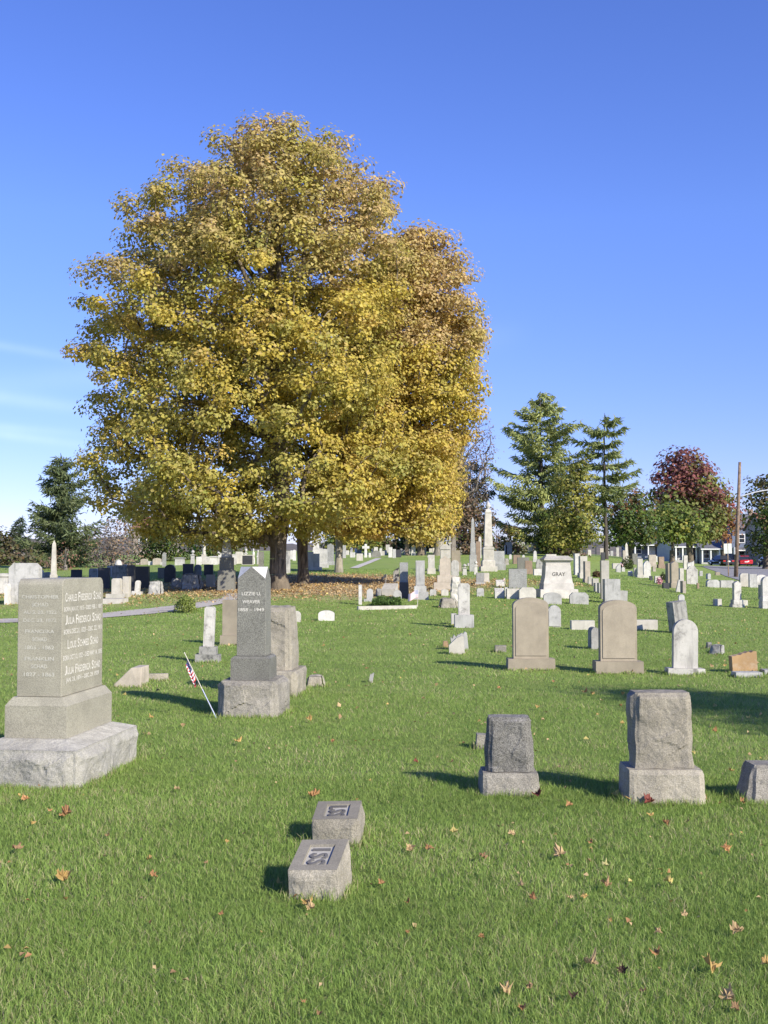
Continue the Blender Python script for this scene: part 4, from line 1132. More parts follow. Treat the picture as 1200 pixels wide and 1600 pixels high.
# ------------------------------------------------- large pale monument with a carved surname
def flared_monument():
    p = ghit(873, 935); m = mpp(p.y)
    root = empty('flared_monument', p + Vector((0, .45, 0)), math.radians(3))
    tag(root, 'large pale monument with hipped cap, carved surname and flared sides', 'monument')
    Dd = .62
    W = lambda px: px * m
    z = lambda py: (935 - py) * m
    bm = bmesh.new(); frus(bm, W(60), Dd + .32, W(59), Dd + .31, -.06, z(921)); bev(bm, .008); bobj('base', bm, M['cream'], root)
    bm = bmesh.new(); frus(bm, W(48), Dd + .16, W(47), Dd + .15, z(921) + .001, z(912)); bev(bm, .006); bobj('plinth', bm, M['cream'], root)
    rows = [(46.5, 912), (44.5, 908), (42.5, 903), (41, 897), (40, 890), (39.5, 884)]
    bm = bmesh.new()
    prof = [(W(w) / 2, z(y)) for w, y in rows]
    pr = [(-x, zz + .001) for x, zz in prof][:1] + [(x, zz + .001) for x, zz in prof] + [(-x, zz + .001) for x, zz in prof[::-1]][:-1]
    prism(bm, pr, Dd)
    die = bobj('die', bm, M['cream'], root)
    bm = bmesh.new(); frus(bm, W(38.5), Dd * .92, W(39), Dd * .93, z(884) + .002, z(878)); frus(bm, W(41), Dd, W(45), Dd + .12, z(878) + .001, z(875.5)); bobj('neck', bm, M['cream'], root)
    bm = bmesh.new(); frus(bm, W(46), Dd + .16, W(46), Dd + .16, z(875.4), z(873.5)); frus(bm, W(46), Dd + .16, W(34), Dd * .5, z(873.4), z(868.5)); bobj('cap', bm, M['light'], root)
    inscription(die, [('GRAY', z(897.3), W(6), W(21), 0)], M['letterdark'], (W(.5), -Dd / 2 - .004, 0), (1, 0, 0), (0, 0, 1))
flared_monument()
S('flat', 861, 889, 866, 16, 'light', 'pale flat-topped stone showing behind the cap of the large pale monument', dep=.3)

# ------------------------------------------------- tall urn monument
def urn_monument():
    p = ghit(764, 893); m = mpp(p.y)
    root = empty('urn_monument', p + Vector((0, .42, 0)), math.radians(2))
    tag(root, 'tall cream monument with tapering square shaft topped by an urn', 'monument')
    W = lambda px: px * m
    z = lambda py: (893 - py) * m
    bm = bmesh.new(); frus(bm, W(26), W(26), W(25.6), W(25.6), -.06, z(885)); bobj('base', bm, M['light'], root)
    bm = bmesh.new(); frus(bm, W(20), W(20), W(20), W(20), z(885) + .001, z(877)); frus(bm, W(20), W(20), W(17), W(17), z(877) + .001, z(875)); bobj('plinth', bm, M['light'], root)
    bm = bmesh.new(); frus(bm, W(16.5), W(16.5), W(16.5), W(16.5), z(875) + .001, z(858))
    prism(bm, [(-W(9), z(858) + .001), (W(9), z(858) + .001), (W(8), z(855)), (W(5), z(853.5)), (0, z(853)), (-W(5), z(853.5)), (-W(8), z(855))], W(18)); bobj('die', bm, M['light'], root)
    bm = bmesh.new(); frus(bm, W(13), W(13), W(9.5), W(9.5), z(853) + .001, z(802)); bobj('shaft', bm, M['light'], root)
    bm = bmesh.new(); frus(bm, W(9.6), W(9.6), W(10.6), W(10.6), z(802) + .001, z(800)); frus(bm, W(10), W(10), W(6), W(6), z(800) + .001, z(795)); bobj('capital', bm, M['light'], root)
    bm = bmesh.new(); lathe(bm, [(W(2.2), z(795) + .001), (W(1.7), z(794)), (W(4), z(791.5)), (W(4.4), z(789)), (W(2.6), z(787)), (W(2.8), z(786)), (W(1.2), z(784)), (.01, z(781.5))], 14); bobj('urn', bm, M['white'], root, True)
urn_monument()

# ---------------------------------------------------------------- trees
def tubes_np(segs, n=6):
    """segs: list of (p0, p1, r0, r1) -> verts, quads"""
    if not segs: return np.zeros((0, 3)), np.zeros((0, 4), int)
    P0 = np.array([s[0] for s in segs], float); P1 = np.array([s[1] for s in segs], float)
    R0 = np.array([s[2] for s in segs]); R1 = np.array([s[3] for s in segs])
    T = P1 - P0; T /= np.linalg.norm(T, axis=1, keepdims=True) + 1e-9
    up = np.where(np.abs(T[:, 2:3]) > .9, np.array([[1., 0, 0]]), np.array([[0, 0, 1.]]))
    A = np.cross(T, up); A /= np.linalg.norm(A, axis=1, keepdims=True) + 1e-9
    B = np.cross(T, A)
    an = np.arange(n) / n * 2 * np.pi
    ring = A[:, None] * np.cos(an)[None, :, None] + B[:, None] * np.sin(an)[None, :, None]
    V = np.concatenate([P0[:, None] + ring * R0[:, None, None], P1[:, None] + ring * R1[:, None, None]], 1)
    k = np.arange(n); q = np.stack([k, (k + 1) % n, (k + 1) % n + n, k + n], -1)
    FQ = (np.arange(len(segs))[:, None, None] * 2 * n + q[None]).reshape(-1, 4)
    return V.reshape(-1, 3), FQ
def leaf_quads(C, size, nrm, r, asp=.8, fold=.25):
    """kite leaves at C (n,3) with normals"""
    n = len(C)
    nrm = nrm / (np.linalg.norm(nrm, axis=1, keepdims=True) + 1e-9)
    t = r.normal(size=(n, 3)); t -= nrm * (t * nrm).sum(1, keepdims=True); t /= np.linalg.norm(t, axis=1, keepdims=True) + 1e-9
    b = np.cross(nrm, t)
    s = size[:, None]
    V = np.stack([C - t * s * .5, C + b * s * asp * .5 + t * s * .08 + nrm * s * fold * .5, C + t * s * .5, C - b * s * asp * .5 + t * s * .08 + nrm * s * fold * .5], 1).reshape(-1, 3)
    i = np.arange(n)[:, None] * 4
    FC = np.concatenate([i + np.array([[0, 1, 2]]), i + np.array([[0, 2, 3]])], 0)
    return V, FC

def maple(name, label, base, trunk_r, rows, Y, n_tuft, per, lsize, palette, bark='bark', tuft_r=.55, fork=.22, leaders=6, depth=.9, group=None, seed=1, cat='tree', shell=.55, tip=.012, gap=.0, yc=0.0, flat_=.6, mat='leaf', lower=None):
    """broadleaf tree whose crown fills an envelope measured on the photo: rows (py, xl, xr) at depth Y"""
    r = np.random.default_rng(seed)
    k = ray(600, 800, Y); m = Y / F / math.cos(TILT)
    zs = np.array([ray(600, py, Y).z for py, _, _ in rows]); xl = np.array([(a - 600) * Y / F for _, a, _ in rows]); xr = np.array([(b - 600) * Y / F for _, _, b in rows])
    o = np.argsort(zs); zs, xl, xr = zs[o], xl[o], xr[o]
    zlo, zhi = zs[0], zs[-1]
    def env(z):
        a = np.interp(z, zs, xl); b = np.interp(z, zs, xr)
        return (a + b) / 2, (b - a) / 2
    hw = (xr - xl) / 2
    # tuft centres
    T = []
    tries = 0
    zz = r.uniform(zlo, zhi, n_tuft * 12)
    cx, rw = env(zz)
    keep = r.random(len(zz)) < (rw / hw.max()) ** 1.1
    zz, cx, rw = zz[keep], cx[keep], rw[keep]
    an = r.uniform(0, 2 * np.pi, len(zz))
    rad = r.random(len(zz)) ** (1 - shell)
    lump = np.array([1 + .24 * mn.noise(Vector((math.cos(a) * 1.7 + seed, math.sin(a) * 1.7, z * .55))) + .1 * mn.noise(Vector((math.cos(a) * 4 + seed, math.sin(a) * 4, z * 1.3))) for a, z in zip(an, zz)])
    rr = np.maximum(rw - tuft_r * .2, .1)
    P = np.stack([cx + np.cos(an) * rad * rr * np.clip(lump + .04, .7, 1.08), base.y + yc + np.sin(an) * rad * np.maximum(rr, .35 * hw.max() * (rw > 0)) * depth * lump, zz], 1)
    if gap > 0:
        g = np.array([mn.noise(Vector((p[0] * .62, p[1] * .62, p[2] * .95)) + Vector((seed, 0, 0))) for p in P]); P = P[g > gap - .5]
    acc = np.zeros((0, 3))
    md = tuft_r * .72
    sel = []
    cells = {}
    for p in P:
        c = tuple((p / md).astype(int))
        ok = True
        for dx in (-1, 0, 1):
            for dy in (-1, 0, 1):
                for dz in (-1, 0, 1):
                    for q in cells.get((c[0] + dx, c[1] + dy, c[2] + dz), ()):
                        if (p[0] - q[0]) ** 2 + (p[1] - q[1]) ** 2 + (p[2] - q[2]) ** 2 < md * md: ok = False
        if ok:
            cells.setdefault(c, []).append(p); sel.append(p)
            if len(sel) >= n_tuft: break
    T = np.array(sel)
    # skeleton: trunk, leaders, then every tuft hooks on to the nearest lower node
    nodes = [np.array([base.x, base.y, base.z - .1])]; par = [-1]
    H = zhi - base.z
    cxt, _ = env(zlo + (zhi - zlo) * .6)
    zf = base.z + H * fork
    for i in range(1, 7):
        t = i / 6
        nodes.append(np.array([base.x + .05 * H * .1 * math.sin(t * 3 + seed), base.y, base.z + (zf - base.z) * t])); par.append(len(nodes) - 2)
    top = len(nodes) - 1
    for l in range(leaders):
        a = 2 * math.pi * (l + r.random() * .5) / leaders
        hz = zlo + (zhi - zlo) * (r.uniform(.5, .93) if l else .93)
        c0, w0 = env(hz)
        end = np.array([c0 + math.cos(a) * w0 * (.55 if l else .1), base.y + yc + math.sin(a) * w0 * depth * (.55 if l else .1), hz])
        pv = top
        for i in range(1, 13):
            t = i / 12
            p = nodes[top] * (1 - t) + end * t
            s_ = math.sin(t * math.pi) * .10 * H
            p = p + np.array([-math.cos(a) * s_ * .25, -math.sin(a) * s_ * .25, s_ * .6]) + r.normal(0, .03 * H * .3, 3) * (t * (1 - t) * 4) * .35
            nodes.append(p); par.append(pv); pv = len(nodes) - 1
    ax = np.array([base.x * .5 + cxt * .5, base.y + yc, 0])
    order = np.argsort(np.hypot(T[:, 0] - ax[0], T[:, 1] - ax[1]) + .25 * np.abs(T[:, 2] - zf))
    NP = np.zeros((len(nodes) + len(T) * 4 + 8, 3)); NP[:len(nodes)] = nodes; cnt = len(nodes)
    par = par + [0] * (len(NP) - len(par))
    tipn = []
    for ti in order:
        t = T[ti]
        d = t - NP[3:cnt]
        dist = np.linalg.norm(d, axis=1)
        cost = dist + np.maximum(0, -(d[:, 2] - .25 * dist)) * .9
        j = int(np.argmin(cost)) + 3
        a = NP[j]; L = np.linalg.norm(t - a)
        ns = max(1, min(4, int(L / (.5 * max(tuft_r, .3) * 2)) + 1))
        pv = j
        for i in range(1, ns + 1):
            u = i / ns
            p = a * (1 - u) + t * u + np.array([0, 0, .1 * L * math.sin(u * math.pi)]) + r.normal(0, .035 * L, 3) * (1 if i < ns else 0)
            NP[cnt] = p; par[cnt] = pv; pv = cnt; cnt += 1
        tipn.append(pv)
    w = np.zeros(cnt)
    for i in tipn: w[i] += 1
    for i in range(cnt - 1, 0, -1): w[par[i]] += w[i]
    R_ = tip * np.maximum(w, 1) ** .52
    R_ *= np.where(R_ > trunk_r, 0, 1); R_[R_ == 0] = trunk_r
    R_ = np.minimum(R_, trunk_r)
    segs = []
    for i in range(1, cnt):
        p = par[i]
        r0 = min(R_[p], R_[i] * (1.25 if p > top else 1.6)); r1 = R_[i]
        if i <= top:
            f0, f1 = (i - 1) / 6, i / 6
            flare = lambda f: trunk_r * (.92 + .34 * max(0, 1 - f * (zf - base.z) / .8) ** 2)
            r0, r1 = flare(f0), flare(f1)
        segs.append((NP[p], NP[i], r0, r1))
    root = empty(name, base)
    tag(root, label, cat, group)
    big = [s for s in segs if s[2] > tip * 1.3]; small = [s for s in segs if s[2] <= tip * 1.3]
    V1, F1 = tubes_np(big, 9); V2, F2 = tubes_np(small, 4)
    V = np.concatenate([V1, V2]); bz = np.array([base.x, base.y, base.z])
    if len(V1):    # bark ridges on the stout wood
        ph = np.array([mn.noise(Vector(p) * 3.0) for p in V1]) if len(V1) < 40000 else np.zeros(len(V1))
        V[:len(V1), 0] += ph * trunk_r * .10; V[:len(V1), 1] += np.roll(ph, 7) * trunk_r * .10
    npmesh('trunk', V - bz, [F1, F2 + len(V1)], M[bark], root, smooth=True)
    # foliage
    if per > 0:
        nT = len(T)
        cnts = np.maximum(4, (per * r.uniform(.45, 1.5, nT)).astype(int))
        idx = np.repeat(np.arange(nT), cnts); n = len(idx)
        v = r.normal(size=(n, 3)); v /= np.linalg.norm(v, axis=1, keepdims=True)
        tr = (tuft_r * r.uniform(.65, 1.25, nT))[idx]
        C = T[idx] + v * (r.random(n) ** .45 * tr)[:, None] * np.array([1, 1, flat_])
        C[:, 2] -= .25 * tr * r.random(n)
        ctr = np.array([ax[0], ax[1], 0]); out = C - ctr; out[:, 2] = (C[:, 2] - zlo) * .3
        out /= np.linalg.norm(out, axis=1, keepdims=True) + 1e-9
        nrm = v * .8 + out * .35 + np.array([0, 0, .5]) + r.normal(0, .36, (n, 3))
        sz = lsize * r.uniform(.6, 1.3, n)
        LV, LF = leaf_quads(C, sz, nrm, r)
        colT = palette(T, r, (T[:, 2] - zlo) / (zhi - zlo))
        col = colT[idx] * r.uniform(.74, 1.26, (n, 1)); sw = (r.random(n) < .3)[:, None]; col = np.where(sw, col * .45 + .55 * colT[r.integers(0, nT, n)], col) + r.normal(0, .012, (n, 3))
        col = np.clip(np.repeat(col, 4, 0), .008, .9)
        npmesh('crown', LV - bz, [LF], M[mat], root, col)
    return root
def pal(*cols):
    """palette by tuft: list of (weight, colour)"""
    w = np.array([c[0] for c in cols], float); w /= w.sum(); C = np.array([c[1] for c in cols])
    return lambda T, r, h: C[r.choice(len(C), len(T), p=w)] * r.uniform(.85, 1.15, (len(T), 1))
GOLD = (.58, .43, .115); TAN = (.56, .42, .19); YEL = (.56, .45, .095); OLIVE = (.36, .345, .09); LIME = (.46, .41, .105); GREEN = (.085, .13, .025); ORNG = (.54, .36, .12)
def pal_maple(gold, green):
    def f(T, r, h):
        n = np.array([mn.noise(Vector(p) * .4) * .45 for p in T]) + r.normal(0, .13, len(T))
        C = np.zeros((len(T), 3))
        a = np.array(TAN); y = np.array(YEL); g = np.array(OLIVE); li = np.array(LIME); go = np.array(GOLD); og = np.array(ORNG)
        for i in range(len(T)):
            x = n[i] + gold - green * (1 - h[i])
            if x > .62: c = og * .5 + go * .5
            elif x > .15: c = go if h[i] < .55 else a
            elif x > -.12: c = y if h[i] < .6 else (a * .5 + li * .5)
            elif x > -.4: c = li
            else: c = g
            C[i] = c
        return C
    return f
pA = ghit(436, 922); pB = ghit(473, 913)
maple('maple_tree', 'large yellow-green maple with thick furrowed trunk, the taller of the two in mid lawn', pA + Vector((0, .35, 0)), .33,
      [(203, 400, 470), (216, 325, 515), (240, 285, 570), (285, 255, 608), (340, 195, 632), (400, 158, 640), (450, 140, 640), (505, 118, 640), (560, 128, 640), (620, 126, 635), (680, 128, 625), (740, 142, 615), (785, 158, 590), (812, 180, 560), (832, 225, 470), (842, 255, 395)],
      pA.y, 1250, 165, .138, pal_maple(.17, .5), tuft_r=.72, fork=.2, leaders=8, depth=.92, seed=4, group=None, tip=.015, gap=.27)
maple('maple_tree', 'golden maple with slimmer dark trunk, its lower rounder crown overlapping the taller one', pB + Vector((0, .3, 0)), .25,
      [(366, 638, 700), (386, 588, 718), (420, 560, 728), (470, 535, 741), (520, 522, 752), (560, 520, 758), (610, 515, 750), (660, 510, 738), (710, 500, 722), (760, 480, 712), (795, 480, 712), (818, 500, 706), (834, 545, 690)],
      pB.y, 820, 160, .138, pal_maple(.30, .32), tuft_r=.7, fork=.26, leaders=7, depth=1.0, seed=9, tip=.015, gap=.25, yc=-.6)
pC = ghit(529, 895)
maple('young_tree', 'slender tree with smooth pale grey trunk beside the far path', pC + Vector((0, .3, 0)), .21,
      [(760, 520, 570), (790, 500, 600), (815, 505, 600), (838, 515, 585)], pC.y, 110, 90, .16, pal_maple(.2, .3), bark='barkpale', tuft_r=.6, fork=.55, leaders=4, seed=12)
pD = ghit(657, 868)
maple('maple_tree', 'small far golden maple with a short dark trunk among white stones', pD, .33,
      [(770, 620, 680), (800, 612, 700), (825, 622, 696), (845, 640, 672)], pD.y, 130, 70, .26, pal_maple(.35, .1), tuft_r=1.0, fork=.3, leaders=4, seed=13, tip=.02)
pE = ghit(686, 868)
maple('maple_tree', 'far golden maple with thick pale trunk beside the gabled monument', pE, .5,
      [(690, 640, 700), (720, 630, 725), (760, 640, 716), (800, 655, 716), (832, 668, 714)], pE.y, 190, 70, .26, pal_maple(.4, .1), bark='barkpale', tuft_r=1.0, fork=.3, leaders=5, seed=14, tip=.02)

# broadleaf trees and shrubs at the edge of the grounds
RED = (.30, .11, .09); WINE = (.13, .04, .04); DKG = (.12, .165, .045); MIDG = (.22, .27, .06); RUST = (.32, .17, .08); BRN = (.20, .14, .09); YGR = (.38, .36, .085); HAZ = (.20, .145, .10)
def bt(name, label, px, Y, tr, rows, nt, per, ls, pl, seed, **kw):
    b = Vector(((px - 600) * Y / F, Y, gz((px - 600) * Y / F, Y)))
    kw.setdefault('tuft_r', 1.1)
    return maple(name, label, b, tr, rows, Y, nt, per, ls, pl, seed=seed, tip=.02, **kw)
def pal_top(topc, lowc, cut=.5):
    a = np.array(topc); b = np.array(lowc)
    def f(T, r, h):
        k = (h + r.normal(0, .16, len(T)) > cut)[:, None]
        return np.where(k, a, b) * r.uniform(.7, 1.3, (len(T), 1))
    return f
bt('red_maple', 'wine red topped maple with green lower leaves across the street', 1078, 150, .5, [(702, 1055, 1090), (715, 1035, 1110), (745, 1024, 1128), (775, 1018, 1140), (800, 1022, 1140), (826, 1030, 1130), (840, 1042, 1118)], 330, 62, .5, pal_top((.29, .12, .10), (.22, .24, .07), .46), 21, gap=.3, tuft_r=1.8)
bt('red_maple', 'smaller dark red tree between the wine red maple and the wooden pole', 1130, 152, .35, [(768, 1120, 1142), (785, 1106, 1150), (805, 1100, 1152), (824, 1104, 1150), (838, 1114, 1142)], 130, 60, .48, pal_top(RED, RUST, .4), 22, gap=.1, tuft_r=1.8)
bt('broadleaf_tree', 'dark green tree with rusty top under the sparse conifer', 985, 125, .4, [(766, 968, 1008), (785, 948, 1022), (810, 938, 1030), (830, 936, 1032), (845, 948, 1020)], 330, 62, .4, pal_top(RUST, DKG, .74), 23, tuft_r=1.5)
bt('broadleaf_tree', 'dense green street tree in front of the porches', 1050, 140, .38, [(788, 1030, 1075), (805, 1012, 1100), (824, 1010, 1104), (838, 1020, 1096)], 200, 62, .45, pal((3, MIDG), (1, YGR), (1, DKG)), 24, tuft_r=1.7)
bt('broadleaf_tree', 'green and brown tree at the edge of the photo behind the lamp', 1197, 112, .4, [(742, 1180, 1225), (765, 1174, 1245), (800, 1168, 1250), (830, 1166, 1250), (858, 1174, 1240)], 260, 62, .36, pal_top((.15, .13, .05), DKG, .62), 25, tuft_r=1.5)
bt('broadleaf_tree', 'yellow-green feathery bush tree beneath the large conifer', 903, 96, .2, [(722, 890, 915), (750, 872, 928), (785, 862, 936), (820, 850, 940), (850, 862, 936)], 260, 60, .28, pal((2, YGR), (1, (.12, .14, .035))), 26, gap=.1)
bt('broadleaf_tree', 'dark leafy tree behind the crest row of stones', 862, 105, .25, [(800, 842, 900), (820, 835, 915), (845, 838, 915), (862, 850, 905)], 170, 60, .3, pal((3, DKG), (1, MIDG), (1, BRN)), 27)
bt('broadleaf_tree', 'low green-brown bush beside the tall urn monument', 795, 104, .15, [(822, 785, 812), (838, 776, 822), (858, 775, 825)], 110, 60, .28, pal((2, YGR), (2, DKG), (1, BRN)), 28)
bt('broadleaf_tree', 'brown thinning tree mass behind the slender grey obelisk', 725, 100, .25, [(775, 705, 752), (800, 692, 768), (830, 688, 775), (858, 695, 775)], 210, 42, .26, pal((3, BRN), (1, HAZ), (1, DKG)), 29, bark='barkgrey')
for i, (px, Y, t, a, b, lab, pl) in enumerate(((560, 118, 815, 505, 610, 'dim green hedge-like tree far beyond the pale grey trunk', pal((2, YGR), (2, DKG), (1, HAZ))), (640, 122, 818, 600, 690, 'dark far tree mass behind the reddish brown obelisk', pal((3, DKG), (1, BRN))))):
    bt('broadleaf_tree', lab, px, Y, .25, [(t, a + 25, b - 25), (t + 14, a + 8, b - 8), (t + 30, a, b), (862, a + 4, b - 4)], 190, 56, .32, pl, 30 + i)
bt('bare_shrub', 'brown rounded nearly bare shrub tree left of the big maple', 178, 80, .16, [(812, 160, 205), (830, 146, 216), (855, 142, 220), (884, 146, 218)], 260, 60, .17, pal((3, (.27, .22, .17)), (1, (.33, .22, .13))), 33, bark='barkgrey')
bt('bare_shrub', 'reddish brown shrub behind the slender west obelisk', 103, 76, .12, [(852, 92, 112), (865, 84, 120), (896, 82, 122)], 150, 55, .16, pal((2, (.34, .19, .12)), (1, HAZ)), 34, bark='barkgrey')
bt('broadleaf_tree', 'dull olive tree cut off by the photo edge behind the power poles', 2, 96, .2, [(828, -20, 14), (842, -34, 24), (866, -40, 34), (884, -40, 36)], 120, 55, .3, pal((2, (.13, .12, .06)), (1, DKG)), 35)
bt('broadleaf_tree', 'brown and green scrub below the far small spruce', 45, 80, .15, [(852, 35, 60), (866, 26, 74), (888, 24, 78)], 110, 50, .26, pal((1, BRN), (1, (.11, .11, .045)), (1, HAZ)), 36)
bt('broadleaf_tree', 'dark yew-like tree in the gloom under the big maple', 255, 86, .2, [(812, 225, 290), (830, 212, 305), (860, 212, 308), (884, 222, 300)], 210, 60, .22, pal((3, (.065, .10, .03)), (1, MIDG)), 37)
bt('broadleaf_tree', 'second dark yew-like tree, nearer the two trunks', 335, 88, .2, [(816, 310, 362), (834, 300, 378), (862, 300, 380), (880, 306, 374)], 170, 60, .22, pal((3, (.065, .10, .03)), (1, YGR)), 38)
bt('bare_tree', 'grey bare-branched tree between golden maple and large conifer', 706, 98, .34, [(650, 725, 762), (680, 700, 776), (720, 688, 778), (760, 682, 768), (795, 690, 745)], 210, 12, .18, pal((2, (.24, .19, .14)), (1, (.26, .17, .08))), 39, bark='barkgrey', leaders=7, fork=.35, tuft_r=.9)
# off to the side: the tree whose shade crosses the lawn by the orange-brown stone
def shade_tree():
    b = Vector((12.1, 3.2, gz(12.1, 3.2)))
    r = np.random.default_rng(41)
    prof = [(1.6, .8), (2.6, 1.7), (4.0, 2.1), (5.5, 1.9), (6.8, 1.3), (7.9, .4)]
    root = empty('broadleaf_tree', b); tag(root, 'green tree at the side of the lawn shading the grass near the orange-brown stone', 'tree')
    T = []
    for _ in range(420):
        z = r.uniform(1.6, 7.9); R = np.interp(z, [p[0] for p in prof], [p[1] for p in prof]); a = r.uniform(0, 6.28); q = r.random() ** .5 * R
        T.append((math.cos(a) * q, math.sin(a) * q, z))
    T = np.array(T); idx = np.repeat(np.arange(len(T)), 34); n = len(idx)
    C = T[idx] + r.normal(0, .24, (n, 3))
    V, FC = leaf_quads(C, r.uniform(.08, .15, n), r.normal(0, .5, (n, 3)) + np.array([0, 0, .7]), r)
    npmesh('crown', V, [FC], M['leaf'], root, np.repeat(np.array([MIDG]) * r.uniform(.7, 1.3, (n, 1)), 4, 0))
    segs = [((0, 0, -.1), (0, 0, 1.2), .2, .16), ((0, 0, 1.2), (.05, .03, 3.5), .16, .11), ((.05, .03, 3.5), (0, .05, 7), .11, .03)]
    for t in T[::6]:
        segs.append(((0, 0, max(1.2, t[2] * .75)), tuple(t), .04, .01))
    V, FQ = tubes_np(segs, 7); npmesh('trunk', V, [FQ], M['bark'], root, smooth=True)
shade_tree()

# ---------------------------------------------------------------- conifers
def conifer(name, label, px, Y, top, bot, halfw, tr, seed, nb=60, spray=.34, cols=((.055, .085, .03), (.09, .115, .04)), bark='barkdark', droop=.25, rag=.35, dens=46, bare=.0, prof=None, upturn=.15, whorl=False, cone=.8):
    r = np.random.default_rng(seed)
    m = Y / F
    b = Vector(((px - 600) * m, Y, gz((px - 600) * Y / F, Y)))
    ztop = ray(600, top, Y).z - b.z; zbot = ray(600, bot, Y).z - b.z
    root = empty(name, b); tag(root, label, 'tree')
    segs = []; n_ = 14
    for i in range(n_):
        t0, t1 = i / n_, (i + 1) / n_
        segs.append(((0.05 * math.sin(t0 * 5 + seed), 0, -.1 + t0 * (ztop + .1)), (0.05 * math.sin(t1 * 5 + seed), 0, -.1 + t1 * (ztop + .1)), tr * (1 - t0 * .93), tr * (1 - t1 * .93)))
    Cs, Ns, Ss = [], [], []
    for i in range(nb):
        t = (i + r.random()) / nb
        if whorl: t = (math.floor(t * nb / 5) * 5 + r.normal(0, .5)) / nb
        t = min(max(t, 0), .985)
        z = zbot + (ztop - zbot) * t
        a = r.uniform(0, 2 * np.pi)
        pf = np.interp(t, *prof) if prof else (1 - t) ** cone
        L = halfw * m * pf * r.uniform(1 - rag, 1 + rag * .35) + .15
        d = np.array([math.cos(a), math.sin(a)])
        sk = 1.0
        k = 7
        prev = np.array([0, 0, z])
        for j in range(1, k + 1):
            u = j / k
            zz = z + L * (-droop * u + (droop + upturn) * u ** 2.2) + L * .12 * (1 - t)
            p = np.array([d[0] * L * u, d[1] * L * u, zz])
            segs.append((prev, p, max(.008, tr * .16 * (1 - u * .85) * (1 - t * .7)), max(.006, tr * .16 * (1 - (u + .14) * .85) * (1 - t * .7))))
            if u > bare:
                nn = max(2, int(dens * L / k * (.6 + .6 * (1 - abs(u - .6)))))
                q = prev + (p - prev) * r.random((nn, 1))
                side = np.array([-d[1], d[0], 0])
                sp = r.normal(0, 1, (nn, 1)) * (.1 + .16 * L * (1 - u * .55) * .8)
                q = q + side * sp + np.array([0, 0, 1]) * (r.normal(0, .05, (nn, 1)) - np.abs(sp) * .18 - np.abs(r.normal(0, 1, (nn, 1))) * spray * droop * .8)
                Cs.append(q); Ns.append(np.tile(d, (nn, 1)))
            prev = p
    C = np.concatenate(Cs); D = np.concatenate(Ns); n = len(C)
    # leader tuft
    t_dir = np.stack([D[:, 0], D[:, 1], np.full(n, -.25 - droop)], 1) * .8 + r.normal(0, .5, (n, 3))
    t_dir /= np.linalg.norm(t_dir, axis=1, keepdims=True)
    w = np.cross(t_dir, r.normal(0, 1, (n, 3))); w /= np.linalg.norm(w, axis=1, keepdims=True)
    s = spray * r.uniform(.5, 1.25, n)[:, None]
    V = np.stack([C - w * s * .13, C + w * s * .13, C + t_dir * s + w * s * .03, C + t_dir * s - w * s * .03], 1).reshape(-1, 3)
    FC = np.arange(n * 4).reshape(-1, 4)
    ca, cb = np.array(cols[0]), np.array(cols[1])
    k = r.random((n, 1)); col = (ca * k + cb * (1 - k)) * r.uniform(.75, 1.25, (n, 1))
    npmesh('crown', V, [FC], M['needle'], root, np.repeat(col, 4, 0))
    TV, TF = tubes_np(segs, 6); npmesh('trunk', TV, [TF], M[bark], root, smooth=True)
    return root
conifer('larch_tree', 'large open-branched conifer with drooping sprays, tallest of the conifers', 846, 108, 612, 850, 84, .36, 51, nb=92, spray=.55, cols=((.23, .28, .085), (.36, .37, .125)), droop=.22, rag=.42, dens=56, bare=.20, prof=([0, .15, .35, .55, .75, .9, 1], [.72, .95, .92, .85, .62, .4, .12]), upturn=.22)
conifer('larch_tree', 'smaller sparse conifer with gaps between its tiers', 946, 106, 645, 800, 56, .26, 52, nb=44, spray=.58, cols=((.18, .23, .075), (.29, .31, .11)), droop=.2, rag=.55, dens=56, bare=.22, prof=([0, .2, .4, .55, .7, .85, 1], [.9, .75, .95, .5, .95, .55, .2]), upturn=.2, whorl=True)
conifer('spruce_tree', 'dark green spruce left of the big maple', 97, 84, 714, 888, 68, .24, 53, nb=120, spray=.42, cols=((.09, .125, .05), (.15, .175, .075)), droop=.18, rag=.3, dens=46, prof=([0, .3, .6, .85, 1], [1, .85, .62, .4, .1]), upturn=.2)
conifer('spruce_tree', 'small far spruce beside the power poles', 31, 116, 808, 880, 26, .16, 54, nb=70, spray=.4, cols=((.04, .066, .036), (.07, .09, .05)), droop=.12, rag=.2, dens=44, upturn=.1)
conifer('hemlock_tree', 'dark drooping hemlock behind the bare-branched tree', 735, 112, 718, 850, 36, .25, 55, nb=60, spray=.55, cols=((.06, .085, .04), (.09, .11, .05)), droop=.5, rag=.5, dens=36, bare=.2, prof=([0, .4, .8, 1], [.8, 1, .9, .4]), upturn=.1)

